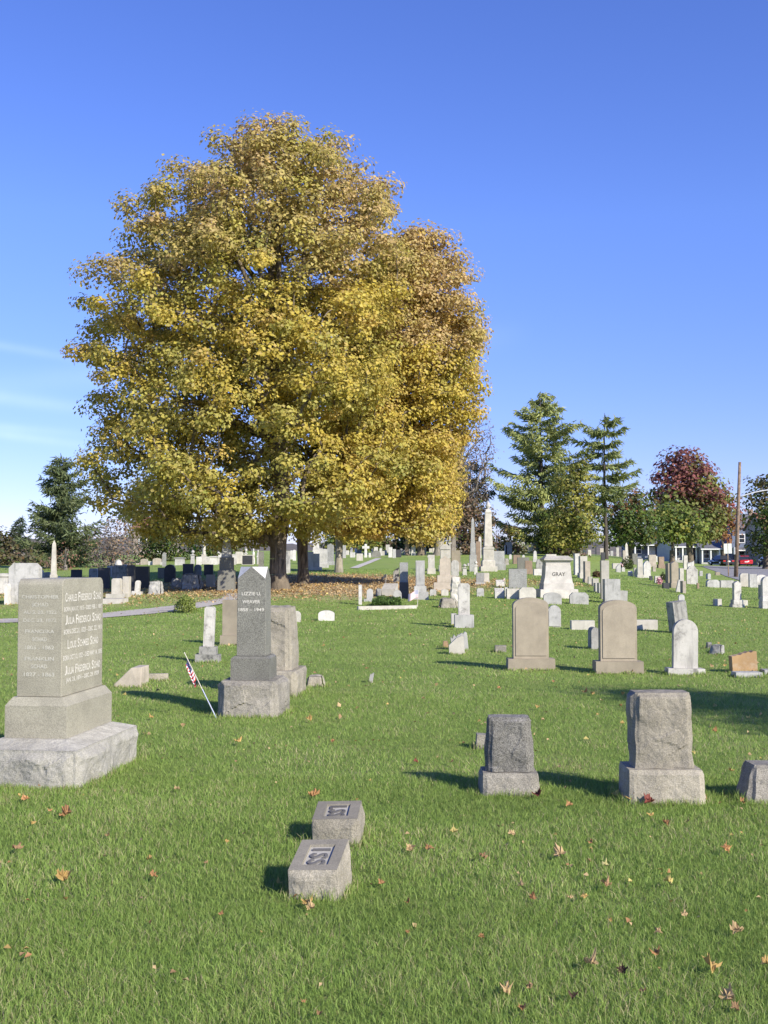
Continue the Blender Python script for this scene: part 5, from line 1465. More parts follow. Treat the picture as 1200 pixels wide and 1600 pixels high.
# weedy green shrub by the path
def weed():
    p = ghit(290, 957); r = np.random.default_rng(60)
    root = empty('leafy_shrub', p); tag(root, 'low green leafy shrub growing at the edge of the path', 'shrub')
    n = 2600
    a = r.uniform(0, 6.28, n); q = r.random(n) ** .6; z = r.random(n) ** .8
    C = np.stack([np.cos(a) * q * .34 * (1.1 - z * .5), np.sin(a) * q * .3, z * .52 * (1 - q * .35) + .02], 1)
    C += np.array([mn.noise_vector(Vector(c) * 5) for c in C]) * .07
    V, FC = leaf_quads(C, r.uniform(.03, .07, n), r.normal(0, .6, (n, 3)) + np.array([0, -.1, .6]), r, .45)
    npmesh('foliage', V, [FC], M['leaf'], root, np.repeat(np.array([(.32, .38, .10)]) * r.uniform(.6, 1.4, (n, 1)), 4, 0))
    segs = [((math.cos(t) * .05, math.sin(t) * .05, -.03), (math.cos(t) * .25, math.sin(t) * .22, .34), .008, .004) for t in np.arange(0, 6.2, .45)]
    V, FQ = tubes_np(segs, 5); npmesh('stems', V, [FQ], M['barkgrey'], root)
weed()
# planted plot: kerb and ivy
def plot():
    a = ghit(559, 953.5); b = ghit(650, 951)
    bm = bmesh.new(); m = mpp(a.y)
    L = (b - a).length
    frus(bm, L, .12, L, .11, -.05, .10); bev(bm, .008)
    o = bobj('grave_kerb', bm, M['light']); o.location = (a + b) / 2 + Vector((0, .06, 0)); o.rotation_euler = (0, 0, math.atan2(b.y - a.y, b.x - a.x))
    tag(o, 'white stone kerb edging the ivy-planted grave plot', 'grave kerb')
    r = np.random.default_rng(61); p = ghit(604, 948)
    root = empty('ivy_bed', p); tag(root, 'green ivy filling the grave plot behind the white kerb', 'plant')
    n = 3800
    C = np.stack([r.uniform(-.42, .42, n), r.uniform(-.1, 1.3, n), r.random(n) ** 1.1 * .32], 1)
    C[:, 2] *= .6 + .6 * np.array([mn.noise(Vector((c[0] * 4, c[1] * 4, 2))) for c in C])
    V, FC = leaf_quads(C, r.uniform(.04, .08, n), r.normal(0, .5, (n, 3)) + np.array([0, -.2, .8]), r, .8)
    npmesh('foliage', V, [FC], M['leaf'], root, np.repeat(np.array([(.10, .17, .04)]) * r.uniform(.6, 1.5, (n, 1)), 4, 0))
plot()
def bush(px, py, w, h, label, col, seed, n=900):
    p = ghit(px, py); m = mpp(p.y); r = np.random.default_rng(seed)
    a = r.uniform(0, 6.28, n); q = r.random(n) ** .5; z = r.random(n)
    C = np.stack([np.cos(a) * q * w * m / 2, np.sin(a) * q * w * m / 2, z * h * m * (1 - q * .5)], 1)
    V, FC = leaf_quads(C, r.uniform(.06, .13, n), r.normal(0, .6, (n, 3)) + np.array([0, 0, .5]), r, .6)
    o = npmesh('leafy_shrub', V, [FC], M['leaf'], None, np.repeat(np.array([col]) * r.uniform(.5, 1.4, (n, 1)), 4, 0)); o.location = p
    tag(o, label, 'shrub')
bush(980, 889, 20, 22, 'small dark shrub planted at the thin beige upright slab', (.07, .095, .03), 62)
bush(932, 902, 12, 13, 'brown withered plant in front of the tall rough pale slab', (.17, .11, .06), 63, 400)
bush(1036, 907, 10, 14, 'grey-green shrub behind the pink flowers', (.10, .12, .05), 64, 400)

# ---------------------------------------------------------------- grass and fallen leaves
def frust_pts(n, y0, y1, r, mx=1.0, power=1.0):
    """random ground points inside the view wedge plus a margin"""
    out = np.zeros((0, 2))
    while len(out) < n:
        y = y0 + (y1 - y0) * r.random(n * 2) ** power
        hw_ = .36 * y + mx
        x = r.uniform(-1, 1, n * 2) * (.36 * y1 + mx)
        k = np.abs(x) < hw_
        out = np.concatenate([out, np.stack([x[k], y[k]], 1)])
    return out[:n]
def grass():
    r = np.random.default_rng(70)
    Vs, F4, F3, Cs = [], [], [], []
    off = 0
    bands = ((3.0, 5.0, 17000, .043, .0027, 2), (5.0, 8.0, 8500, .041, .0034, 2), (8.0, 13, 2800, .041, .006, 1), (13, 22, 720, .042, .010, 1), (22, 36, 230, .045, .02, 1), (36, 62, 70, .05, .04, 1))
    for (y0, y1, dens, h, w, seg) in bands:
        area = (.36 * (y1 * y1 - y0 * y0)) + 2 * 1.0 * (y1 - y0)
        n = int(area * dens)
        P = frust_pts(n, y0, y1, r)
        n = len(P)
        if y1 > 24:      # keep turf off the gravel path and the bare ground under the maples
            dd = np.hypot((P[:, 0] + 2.6) / 7.0, (P[:, 1] - 45.5) / 10.0)
            k = (dd > .8 + .3 * r.random(n))
            px_, py_ = zip(*[(-22, 23.6), (-14, 25.4), (-9.4, 27.2), (-7.4, 28.8), (-6.2, 30.6), (-5.3, 33), (-4.9, 35.5), (-5.3, 38)])
            py_ = np.array(py_); d2 = np.full(n, 9.0)
            for a, b, c, d in zip(px_[:-1], py_[:-1], px_[1:], py_[1:]):
                t = np.clip(((P[:, 0] - a) * (c - a) + (P[:, 1] - b) * (d - b)) / ((c - a) ** 2 + (d - b) ** 2), 0, 1)
                d2 = np.minimum(d2, np.hypot(P[:, 0] - a - t * (c - a), P[:, 1] - b - t * (d - b)))
            k &= d2 > .6
            k &= ~((P[:, 0] > 13.5 + (P[:, 1] - 30) * .2) & (P[:, 1] > 30))
            P = P[k]; n = len(P)
        patch = np.array([mn.noise(Vector((x * .9, y * .9, 0))) for x, y in P[::1]]) if n < 400000 else np.zeros(n)
        p2 = np.array([mn.noise(Vector((x * 3.1, y * 3.1, 4))) for x, y in P])
        tall = 1 + .35 * p2 + .2 * patch
        H = h * r.uniform(.45, 1.25, n) * tall * np.where(r.random(n) > .99, 1.5, 1)
        Wd = w * r.uniform(.6, 1.35, n)
        a = r.uniform(0, 2 * np.pi, n); la = r.uniform(0, 2 * np.pi, n); lean = r.uniform(.1, 1.15, n) * H
        z = gzv(P[:, 0], P[:, 1]) - .004
        B = np.stack([P[:, 0], P[:, 1], z], 1)
        s = np.stack([np.cos(a), np.sin(a), np.zeros(n)], 1) * Wd[:, None] * .5
        L = np.stack([np.cos(la) * lean, np.sin(la) * lean, np.zeros(n)], 1)
        up = np.array([0, 0, 1.])
        tip = B + L + up * (H * .92)[:, None]
        if seg == 2:
            mid = B + L * .3 + up * (H * .58)[:, None]
            V = np.stack([B - s, B + s, mid + s * .75, mid - s * .75, tip], 1).reshape(-1, 3)
            i = off + np.arange(n)[:, None] * 5
            F4.append(i + np.array([[0, 1, 2, 3]])); F3.append(i + np.array([[3, 2, 4]])); k = 5
        else:
            V = np.stack([B - s, B + s, tip], 1).reshape(-1, 3)
            i = off + np.arange(n)[:, None] * 3
            F3.append(i + np.array([[0, 1, 2]])); k = 3
        off += len(V); Vs.append(V)
        g1 = np.array([.23, .345, .075]); g2 = np.array([.315, .415, .11]); dry = np.array([.47, .42, .23]); dk = np.array([.17, .27, .056])
        u = np.clip(.5 + .5 * p2 + r.normal(0, .3, n), 0, 1)[:, None]
        c = g1 * (1 - u) + g2 * u
        rd = r.random(n); dryp = np.clip(.09 + .24 * patch + .1 * p2, .02, .42)
        c = np.where((rd < dryp)[:, None], dry * r.uniform(.7, 1.1, (n, 1)), c)
        c = np.where((rd > .86)[:, None], dk, c) * r.uniform(.8, 1.2, (n, 1)) * (1 + .22 * patch)[:, None]
        Cs.append(np.repeat(c, k, 0))
    # untrimmed fringe round the feet of the nearer stones
    bpy.context.view_layer.update()
    Q = []
    for o in list(COL.objects):
        if o.type != 'MESH' or o.name.split('.')[0] not in ('base', 'body', 'headstone', 'grave_marker', 'slant_marker', 'rough_stone'): continue
        loc = o.matrix_world.translation
        if not 2 < loc.y < 24: continue
        bb = [Vector(v) for v in o.bound_box]
        x0, x1 = min(v.x for v in bb), max(v.x for v in bb); y0, y1 = min(v.y for v in bb), max(v.y for v in bb)
        per_ = 2 * (x1 - x0 + y1 - y0); m_ = int(per_ * (420 if loc.y < 10 else 260))
        for t in r.uniform(0, per_, m_):
            if t < x1 - x0: q = Vector((x0 + t, y0, 0)); nn = Vector((0, -1, 0))
            elif t < x1 - x0 + y1 - y0: q = Vector((x1, y0 + t - (x1 - x0), 0)); nn = Vector((1, 0, 0))
            elif t < 2 * (x1 - x0) + y1 - y0: q = Vector((x1 - (t - (x1 - x0) - (y1 - y0)), y1, 0)); nn = Vector((0, 1, 0))
            else: q = Vector((x0, y1 - (t - 2 * (x1 - x0) - (y1 - y0)), 0)); nn = Vector((-1, 0, 0))
            q += nn * abs(r.normal(0, .03)); w = o.matrix_world @ q
            Q.append((w.x, w.y))
    P = np.array(Q); n = len(P)
    H = r.uniform(.03, .10, n) * (.7 + .6 * np.array([mn.noise(Vector((x * 5, y * 5, 9))) for x, y in P])); Wd = np.maximum(.0028, P[:, 1] * .0005) * r.uniform(.7, 1.4, n)
    a = r.uniform(0, 6.28, n); la = r.uniform(0, 6.28, n); lean = r.uniform(.05, .7, n) * H
    B = np.stack([P[:, 0], P[:, 1], gzv(P[:, 0], P[:, 1]) - .004], 1); s = np.stack([np.cos(a), np.sin(a), np.zeros(n)], 1) * Wd[:, None] * .5
    L = np.stack([np.cos(la) * lean, np.sin(la) * lean, np.zeros(n)], 1); up = np.array([0, 0, 1.])
    mid = B + L * .3 + up * (H * .58)[:, None]; tip = B + L + up * (H * .92)[:, None]
    V = np.stack([B - s, B + s, mid + s * .75, mid - s * .75, tip], 1).reshape(-1, 3)
    i = off + np.arange(n)[:, None] * 5
    F4.append(i + np.array([[0, 1, 2, 3]])); F3.append(i + np.array([[3, 2, 4]])); off += len(V); Vs.append(V)
    u = r.random((n, 1)); c = g1 * (1 - u) + g2 * u
    Cs.append(np.repeat(np.where((r.random(n) < .2)[:, None], dry, c) * r.uniform(.8, 1.2, (n, 1)), 5, 0))
    FC = []
    if F4: FC.append(np.concatenate(F4))
    FC.append(np.concatenate(F3))
    tag(npmesh('grass', np.concatenate(Vs), FC, M['blade'], None, np.concatenate(Cs)), kind='stuff')
grass()

LEAFCOL = {'rust': (.37, .20, .09), 'tan': (.46, .33, .17), 'brown': (.31, .195, .10), 'golden': (.46, .31, .11), 'yellow': (.52, .43, .15), 'orange': (.40, .22, .09), 'dark red': (.20, .06, .045), 'pale yellow': (.6, .54, .24), 'dark brown': (.07, .045, .03)}
def leaf_template(rad, seed):
    """five-lobed leaf with a crumpled blade"""
    R = random.Random(seed)
    pts = []
    lobes = 5
    for i in range(lobes):
        a = math.radians(-130 + 260 * i / (lobes - 1)); l = (1.0, 1.05, 1.15, 1.05, 1.0)[i] * (.85 if i in (0, 4) else 1) * R.uniform(.9, 1.1)
        pts += [(a - .34, l * .58), (a - .16, l * .72), (a, l), (a + .16, l * .72), (a + .34, l * .58)]
    V = [(0, 0, 0)]; curl = R.uniform(.7, 1.7); ax = R.uniform(0, 3.14)
    for a, l in pts:
        l *= R.uniform(.7, 1.0) if l > .8 else R.uniform(.95, 1.25)
        x, y = math.sin(a) * l, math.cos(a) * l
        q = x * math.cos(ax) + y * math.sin(ax)
        V.append((x * rad * .6, y * rad * .6, rad * (curl * q * q * .5 + .16 * R.uniform(-1, 1))))
    n = len(pts)
    bulge = R.uniform(-.25, .35)
    for i in range(n):
        x, y, z = V[i + 1]
        V.append((x * .55, y * .55, z * .3 + rad * (bulge * .5 + .10 * R.uniform(-1, 1))))
    FC = []
    for i in range(n):
        j = (i + 1) % n
        FC += [(0, n + 1 + i, n + 1 + j), (n + 1 + i, i + 1, j + 1), (n + 1 + i, j + 1, n + 1 + j)]
    return V, FC
LEAVES = [(98, 1383, 30, 'golden'), (101, 1281, 26, 'rust'), (40, 1257, 16, 'rust'), (78, 1275, 9, 'rust'), (50, 1295, 11, 'golden'), (27, 1337, 21, 'brown'), (277, 1240, 12, 'tan'), (168, 1314, 9, 'brown'), (233, 1352, 13, 'golden'), (240, 1379, 17, 'rust'), (355, 1324, 9, 'golden'),
 (322, 1358, 8, 'brown'), (345, 1440, 11, 'rust'), (490, 1251, 22, 'orange'), (481, 1424, 26, 'golden'), (486, 1430, 18, 'tan'), (436, 1390, 12, 'yellow'), (596, 1391, 14, 'rust'), (637, 1420, 12, 'orange'), (637, 1468, 9, 'rust'), (752, 1476, 13, 'orange'), (792, 1562, 25, 'tan'), (474, 1579, 10, 'rust'), (498, 1598, 12, 'brown'),
 (640, 1337, 18, 'tan'), (670, 1337, 17, 'rust'), (710, 1309, 15, 'yellow'), (755, 1350, 17, 'brown'), (800, 1312, 13, 'tan'), (650, 1197, 11, 'dark red'), (372, 1166, 14, 'golden'), (483, 1130, 12, 'golden'), (520, 1164, 9, 'rust'), (705, 1197, 9, 'brown'), (840, 1250, 20, 'dark red'), (890, 1266, 13, 'rust'),
 (1015, 1260, 20, 'dark red'), (962, 1250, 13, 'yellow'), (984, 1256, 16, 'golden'), (876, 1347, 27, 'tan'), (946, 1362, 14, 'pale yellow'), (947, 1394, 21, 'brown'), (890, 1415, 14, 'tan'), (914, 1413, 13, 'golden'), (832, 1415, 15, 'rust'), (814, 1394, 12, 'tan'), (1045, 1390, 19, 'yellow'), (1134, 1338, 19, 'orange'),
 (1142, 1313, 9, 'yellow'), (1041, 1295, 16, 'rust'), (1017, 1283, 12, 'golden'), (923, 1325, 11, 'rust'), (1069, 1441, 13, 'tan'), (1152, 1468, 26, 'tan'), (1028, 1469, 14, 'tan'), (953, 1450, 10, 'golden'), (1025, 1503, 20, 'orange'), (923, 1520, 27, 'tan'), (972, 1532, 20, 'dark brown'), (1111, 1527, 38, 'golden'), (1196, 1520, 22, 'golden'),
 (828, 1556, 14, 'brown'), (895, 1572, 20, 'dark brown'), (1136, 1573, 32, 'tan'), (1150, 1592, 20, 'brown'), (815, 1590, 17, 'rust'), (1005, 1563, 13, 'brown'), (1118, 1108, 9, 'yellow'), (1117, 1148, 9, 'orange'), (1170, 1127, 9, 'yellow'), (1143, 1211, 11, 'golden'), (1084, 1183, 9, 'yellow'), (1100, 1255, 12, 'rust'), (1160, 1262, 13, 'orange'),
 (914, 1086, 10, 'orange'), (780, 1080, 7, 'rust'), (840, 1110, 8, 'golden'), (848, 1130, 7, 'tan'), (1054, 1100, 6, 'golden'), (700, 944, 0, ''), (1112, 1045, 8, 'tan'), (1133, 1043, 7, 'orange'), (518, 1045, 0, ''), (505, 1012, 6, 'golden'), (130, 1096, 8, 'yellow'), (236, 1126, 9, 'golden'), (195, 1090, 7, 'yellow')]
PLACES = [(500, 1330, 'by the initialled slant markers'), (60, 1240, 'before the rough base of the tall tan monument'), (100, 1400, 'out on the lawn below the tall tan monument'), (300, 1340, 'in open grass left of the initialled markers'), (795, 1230, 'near the small dark headstone'), (1040, 1250, 'near the light brown rock headstone'), (1180, 1250, 'by the rough grey slant marker'),
 (395, 1115, 'near the dark pointed monument'), (680, 1330, 'in open grass right of the initialled markers'), (900, 1390, 'on the lawn below the small dark headstone'), (1110, 1390, 'on the lawn below the light brown headstone'), (860, 1560, 'at the bottom of the photo'), (1120, 1550, 'in the bottom corner of the lawn'), (480, 1590, 'at the very bottom of the lawn'),
 (1000, 1080, 'on the grass below the arched tan tablets'), (1150, 1110, 'in the tree shade by the orange-brown stone'), (640, 1450, 'in grass below the initialled markers'), (180, 1100, 'beside the pale slant marker')]
def lawn_leaves():
    items = []
    for (x, y, s, c) in LEAVES:
        if not s: continue
        pl = min(PLACES, key=lambda q: math.hypot(x - q[0], (y - q[1]) * 1.4))
        size = 'tiny' if s < 10 else 'small' if s < 15 else 'broad' if s < 24 else 'large'
        items.append([x, y, s, c, f'{size} {c} fallen leaf {pl[2]}', pl])
    from collections import defaultdict
    dup = defaultdict(list)
    for it in items: dup[it[4]].append(it)
    for k, v in dup.items():
        if len(v) > 1:
            v.sort(key=lambda it: -it[1])
            for n, it in enumerate(v): it[4] += (', nearer the camera', ', farther from the camera', ', farthest of its kind')[min(n, 2)]
    for n, (x, y, s, c, lab, pl) in enumerate(items):
        p = ghit(x, y); m = mpp(p.y)
        V, FC = leaf_template(s * m * .88, 900 + n)
        R = random.Random(n * 7 + 1)
        me = bpy.data.meshes.new('fallen_leaf'); me.from_pydata(V, [], FC); me.materials.append(M['dryleaf'])
        a = me.color_attributes.new('col', 'FLOAT_COLOR', 'POINT')
        base = np.array(LEAFCOL[c]) * R.uniform(.85, 1.2)
        for i, e in enumerate(a.data):
            e.color = (*(base * (1.0 if i else .7) * R.uniform(.8, 1.2)), 1)
        o = link(bpy.data.objects.new('fallen_leaf', me))
        o.location = p + Vector((0, .0, .028 + s * m * .14))
        o.rotation_euler = (R.uniform(.05, .65), R.uniform(-.3, .3), R.uniform(-1.2, 1.2))
        tag(o, lab, 'leaf', 'leaves fallen on the lawn')
lawn_leaves()
def litter():
    r = np.random.default_rng(80)
    Ps = []; Ss = []
    def blob(cx, cy, rx, ry, n, s):
        a = r.uniform(0, 6.28, n); q = np.sqrt(r.random(n)) * (1 + .25 * r.normal(0, 1, n) * .6)
        Ps.append(np.stack([cx + np.cos(a) * q * rx, cy + np.sin(a) * q * ry], 1)); Ss.append(np.full(n, s))
    blob(-2.4, 45, 6.5, 9.5, 9500, .075); blob(-9.5, 41.5, 7, 5, 3000, .075); blob(4.5, 46.5, 4.5, 3.2, 1300, .07); blob(-8, 35, 5, 2.2, 600, .07)
    P = frust_pts(900, 9.5, 34, r); Ps.append(P); Ss.append(np.full(len(P), .045))
    P = frust_pts(260, 3.6, 9.5, r); Ps.append(P); Ss.append(np.full(len(P), .024))
    P = np.concatenate(Ps); S_ = np.concatenate(Ss); n = len(P)
    C = np.stack([P[:, 0], P[:, 1], gzv(P[:, 0], P[:, 1]) + r.uniform(.012, .05, n)], 1)
    V, FC = leaf_quads(C, S_ * r.uniform(.6, 1.4, n), r.normal(0, .45, (n, 3)) + np.array([0, 0, .8]), r, .8, .5)
    cs = np.array([LEAFCOL[k] for k in ('rust', 'tan', 'brown', 'golden', 'orange', 'yellow')])
    c = cs[r.choice(6, n, p=[.06, .58, .13, .17, .03, .03])] * r.uniform(.7, 1.2, (n, 1))
    tag(npmesh('leaf_litter', V, [FC], M['dryleaf'], None, np.repeat(c, 4, 0)), kind='stuff')
litter()

# ---------------------------------------------------------------- street: pole, sign, cars, houses
def utility_pole():
    p = ghit(1149.5, 902)
    H = ray(1156, 722, p.y).z - p.z
    lx = ray(1156, 722, p.y).x - p.x
    root = empty('utility_pole', p); tag(root, 'tall brown wooden utility pole with a curved street lamp arm beside the road', 'utility pole')
    bm = bmesh.new(); tube(bm, [(0, 0, -.3), (lx * .5, 0, H * .5), (lx, 0, H)], [.15, .125, .1], 12); bobj('pole', bm, M['wood'], root, True)
    za = ray(1158, 777, p.y).z - p.z; f = za / H
    bm = bmesh.new(); pts = []
    for i in range(11):
        t = i / 10; pts.append((lx * f + .1 + 2.6 * t, -.05 * t, za + .75 * math.sin(t * 1.45) ** .8 * .75))
    tube(bm, pts, .04, 8); arm = bobj('lamp_arm', bm, M['metal'], root, True)
    x, z = pts[-1][0], pts[-1][2]
    bm = bmesh.new(); frus(bm, .65, .26, .5, .16, z - .06, z + .07, x + .3, 0); lathe(bm, [(.05, z - .17), (.13, z - .12), (.14, z - .061)], 12, x + .36, 0); bobj('lamp_head', bm, M['metal'], arm)
    bm = bmesh.new(); frus(bm, .05, .34, .05, .34, 1.6, 2.1, lx * .2 - .17, 0); bobj('tag_plate', bm, M['metal'], root)
utility_pole()
def road_sign():
    p = ghit(1138.5, 901); m = mpp(p.y)
    root = empty('road_sign', p); root.rotation_euler = (0, math.radians(-1.5), math.radians(6)); tag(root, 'back of a pale square road sign on a thin post by the pole', 'road sign')
    z = lambda py: (901 - py) * m
    bm = bmesh.new(); frus(bm, .06, .06, .06, .06, -.2, z(849)); bobj('post', bm, M['wood'], root)
    for s in (-1, 1):
        bm = bmesh.new(); frus(bm, 6 * m, .02, 6 * m, .02, z(865), z(849.5), s * 3.4 * m, -.045); bev(bm, .006); bobj('plate', bm, M['plate'], root)
road_sign()
M['glass'] = flat('dark_glass', (.03, .035, .045), .12)
M['tyre'] = flat('tyre_rubber', (.02, .02, .02), .8)
M['lens'] = flat('red_lens', (.5, .03, .02), .2)
M['clear'] = flat('clear_lens', (.8, .8, .78), .12)
M['chrome'] = flat('bright_metal', (.6, .6, .62), .25, .8)
def carpaint(name, c):
    m = flat(name, c, .3); p = m.node_tree.nodes['Principled BSDF']; p.inputs['Coat Weight'].default_value = .7; p.inputs['Coat Roughness'].default_value = .08
    return m
def car(px, py, rz, paint, label, suv=False, plate=True):
    p = ghit(px, py)
    p.y = min(p.y, 168); p.x = (px - 600) / F * p.y; p.z = gz(p.x, p.y) + .03
    root = empty('parked_car', p, math.radians(rz)); tag(root, label, 'car')
    L, Wd = (4.7, 1.85) if suv else (4.5, 1.75)
    h1 = .95 if suv else .82; H = 1.75 if suv else 1.42
    x0, x1 = -L / 2, L / 2
    pr = [(x0 + .1, .28), (x1 - .1, .28), (x1, .45), (x1 - .05, h1 - .2), (x1 - .5, h1 - .06), (x1 - 1.25, h1 + .02), (x0 + (.1 if suv else .9), h1 + .05), (x0 + .1, h1), (x0, .6)]
    bm = bmesh.new(); prism(bm, pr, Wd); bev(bm, .07, 2, .3)
    body = bobj('body', bm, paint, root, True)
    roof = [(x0 + (.35 if suv else 1.25), H), (x1 - (1.75 if suv else 1.95), H)]
    bm = bmesh.new()
    b0, b1 = x0 + (.12 if suv else .75), x1 - 1.25
    v = []
    for (xa, xb, w, z) in ((b0, b1, Wd * .93, h1 + .02), (roof[0][0], roof[1][0], Wd * .72, H - .07), (roof[0][0] + .1, roof[1][0] - .1, Wd * .62, H)):
        v.append([bm.verts.new(q) for q in ((xa, -w / 2, z), (xb, -w / 2, z), (xb, w / 2, z), (xa, w / 2, z))])
    mi = []
    for k in (0, 1):
        for i in range(4):
            f = bm.faces.new((v[k][i], v[k][(i + 1) % 4], v[k + 1][(i + 1) % 4], v[k + 1][i])); f.material_index = 0 if k else 1
    bm.faces.new(v[2]).material_index = 0
    bobj('cabin', bm, [paint, M['glass']], root)
    for sx_ in (-1, 1):
        for sy in (-1, 1):
            bm = bmesh.new(); lathe(bm, [(.2, -.1), (.31, -.1), (.33, -.06), (.33, .06), (.31, .1), (.2, .1)], 18)
            w_ = bobj('wheel', bm, M['tyre'], root); w_.rotation_euler = (math.pi / 2, 0, 0); w_.location = (sx_ * (L / 2 - .85), sy * (Wd / 2 - .08), .33)
            bm = bmesh.new(); lathe(bm, [(.05, -.115), (.21, -.1), (.21, .1), (.05, .115)], 12); bobj('rim', bm, M['chrome'], w_)
    for sy in (-1, 1):
        bm = bmesh.new(); frus(bm, .06, .36, .05, .34, h1 - .26, h1 - .1, x0 + .02, sy * (Wd / 2 - .24)); bobj('tail_light', bm, M['lens'], root)
        bm = bmesh.new(); frus(bm, .08, .38, .07, .34, h1 - .3, h1 - .17, x1 - .03, sy * (Wd / 2 - .26)); bobj('headlight', bm, M['clear'], root)
        bm = bmesh.new(); frus(bm, .12, .2, .1, .18, h1 + .05, h1 + .18, x1 - 1.5, sy * (Wd / 2 + .07)); bobj('mirror', bm, paint, root)
    bm = bmesh.new(); frus(bm, .03, .46, .03, .46, .5, .63, x0 - .0, 0); bobj('number_plate', bm, M['clear'], root)
    bm = bmesh.new(); frus(bm, .14, Wd * .96, .14, Wd * .96, .3, .47, x0 + .02, 0); frus(bm, .14, Wd * .96, .14, Wd * .96, .3, .47, x1 - .02, 0); bev(bm, .03); bobj('bumper', bm, paint, root)
car(1161, 884.5, 82, carpaint('red_paint', (.5, .02, .03)), 'bright red parked car behind the wooden pole')
car(1126, 884, 100, carpaint('black_paint', (.015, .016, .02)), 'black car parked in the shade left of the road sign')
car(1201, 886, 84, carpaint('dark_grey_paint', (.03, .03, .034)), 'dark tall vehicle cut off by the photo edge beyond the red car', suv=True)

def siding(name, c):
    m, nt, p = newmat(name); p.inputs['Roughness'].default_value = .7
    t = N(nt, 'TexCoord'); w = N(nt, 'TexWave', Scale=1.2, Distortion=0.0); w.bands_direction = 'Z'; w.wave_profile = 'SAW'
    nt.links.new(t.outputs['Object'], w.inputs['Vector'])
    b = N(nt, 'Bump', Strength=.5, Distance=.02); nt.links.new(w.outputs['Fac'], b.inputs['Height']); nt.links.new(b.outputs[0], p.inputs['Normal'])
    n = N(nt, 'TexNoise', Scale=1.5, Detail=4.0); nt.links.new(t.outputs['Object'], n.inputs['Vector'])
    nt.links.new(mixc(nt, n.outputs['Fac'], [x * .85 for x in c], [x * 1.1 for x in c]), p.inputs['Base Color'])
    return m
M['trim'] = flat('white_trim', (.75, .75, .72), .5)
M['shingle'] = gravelmat('grey_shingles', (.10, .10, .11), (.16, .16, .17), 6)
M['shinglered'] = gravelmat('red_brown_shingles', (.22, .09, .06), (.30, .13, .09), 6)
def house(px, Y, w, d, h, roofh, wallm, roofm, label, rz=0, storeys=1, porch=True, name='house', zoff=0, chimney=False):
    X = (px - 600) / F * Y
    root = empty(name, (X, Y, gz(X, Y) + zoff), math.radians(rz)); tag(root, label, 'house')
    bm = bmesh.new(); frus(bm, w, d, w, d, -.5, h)
    a = [bm.verts.new(q) for q in ((-w / 2, -d / 2, h + .001), (-w / 2, d / 2, h + .001), (-w / 2, 0, h + roofh), (w / 2, -d / 2, h + .001), (w / 2, d / 2, h + .001), (w / 2, 0, h + roofh))]
    for f in ((0, 2, 1), (3, 4, 5), (0, 3, 5, 2), (1, 2, 5, 4)): bm.faces.new([a[i] for i in f])
    bobj('wall', bm, wallm, root)
    bm = bmesh.new()
    for s in (-1, 1):
        o = .35; y0 = s * (d / 2 + o); z0 = h - roofh * o / (d / 2)
        q = [bm.verts.new((x, y, z)) for z_ in (.03, .16) for x, y, z in ((-w / 2 - .3, y0, z0 + z_), (w / 2 + .3, y0, z0 + z_), (w / 2 + .3, 0, h + roofh + z_), (-w / 2 - .3, 0, h + roofh + z_))]
        for f in ((0, 1, 2, 3), (4, 5, 6, 7), (0, 1, 5, 4), (1, 2, 6, 5), (2, 3, 7, 6), (3, 0, 4, 7)): bm.faces.new([q[i] for i in f])
    bmesh.ops.recalc_face_normals(bm, faces=bm.faces)
    rf = bobj('roof', bm, roofm, root)
    if chimney:
        bm = bmesh.new(); frus(bm, .7, .7, .7, .7, h + roofh * .4, h + roofh + 1.0, w * .22, 0); bobj('chimney', bm, M['brown'], rf)
    n = max(2, int(w / 2.2))
    for s in range(storeys):
        for i in range(n):
            x = -w / 2 + w * (i + .5) / n; z = .9 + s * 2.7
            if s == 0 and i == n // 2:
                bm = bmesh.new(); frus(bm, 1.0, .08, 1.0, .08, .05, 2.1, x, -d / 2 - .042); bobj('door', bm, M['trim'], root); continue
            bm = bmesh.new(); frus(bm, 1.05, .1, 1.05, .1, z, z + 1.5, x, -d / 2 - .052); fr = bobj('window', bm, M['trim'], root)
            bm = bmesh.new(); frus(bm, .82, .04, .82, .04, z + .12, z + .7, x, -d / 2 - .09); frus(bm, .82, .04, .82, .04, z + .78, z + 1.38, x, -d / 2 - .09); bobj('pane', bm, M['glass'], fr)
    if porch:
        bm = bmesh.new(); v = []
        q = [bm.verts.new(c) for c in ((-w / 2 - .1, -d / 2 - 2.0, 2.35), (w / 2 + .1, -d / 2 - 2.0, 2.35), (w / 2 + .1, -d / 2 - .005, 2.75), (-w / 2 - .1, -d / 2 - .005, 2.75), (-w / 2 - .1, -d / 2 - 2.0, 2.5), (w / 2 + .1, -d / 2 - 2.0, 2.5), (w / 2 + .1, -d / 2 - .005, 2.9), (-w / 2 - .1, -d / 2 - .005, 2.9))]
        for f in ((3, 2, 1, 0), (4, 5, 6, 7), (0, 1, 5, 4), (1, 2, 6, 5), (2, 3, 7, 6), (3, 0, 4, 7)): bm.faces.new([q[i] for i in f])
        pr = bobj('porch_roof', bm, roofm, root)
        bm = bmesh.new(); frus(bm, w + .2, .08, w + .2, .08, 2.28, 2.46, 0, -d / 2 - 2.05); bobj('fascia', bm, M['trim'], pr)
        bm = bmesh.new(); frus(bm, w, 1.9, w, 1.9, -.5, .3, 0, -d / 2 - 1.0); bobj('porch_floor', bm, M['marble'], root)
        for i in range(4):
            x = -w / 2 + .15 + (w - .3) * i / 3
            bm = bmesh.new(); frus(bm, .2, .2, .18, .18, .301, 2.34, x, -d / 2 - 1.85); bobj('porch_post', bm, M['trim'], root)
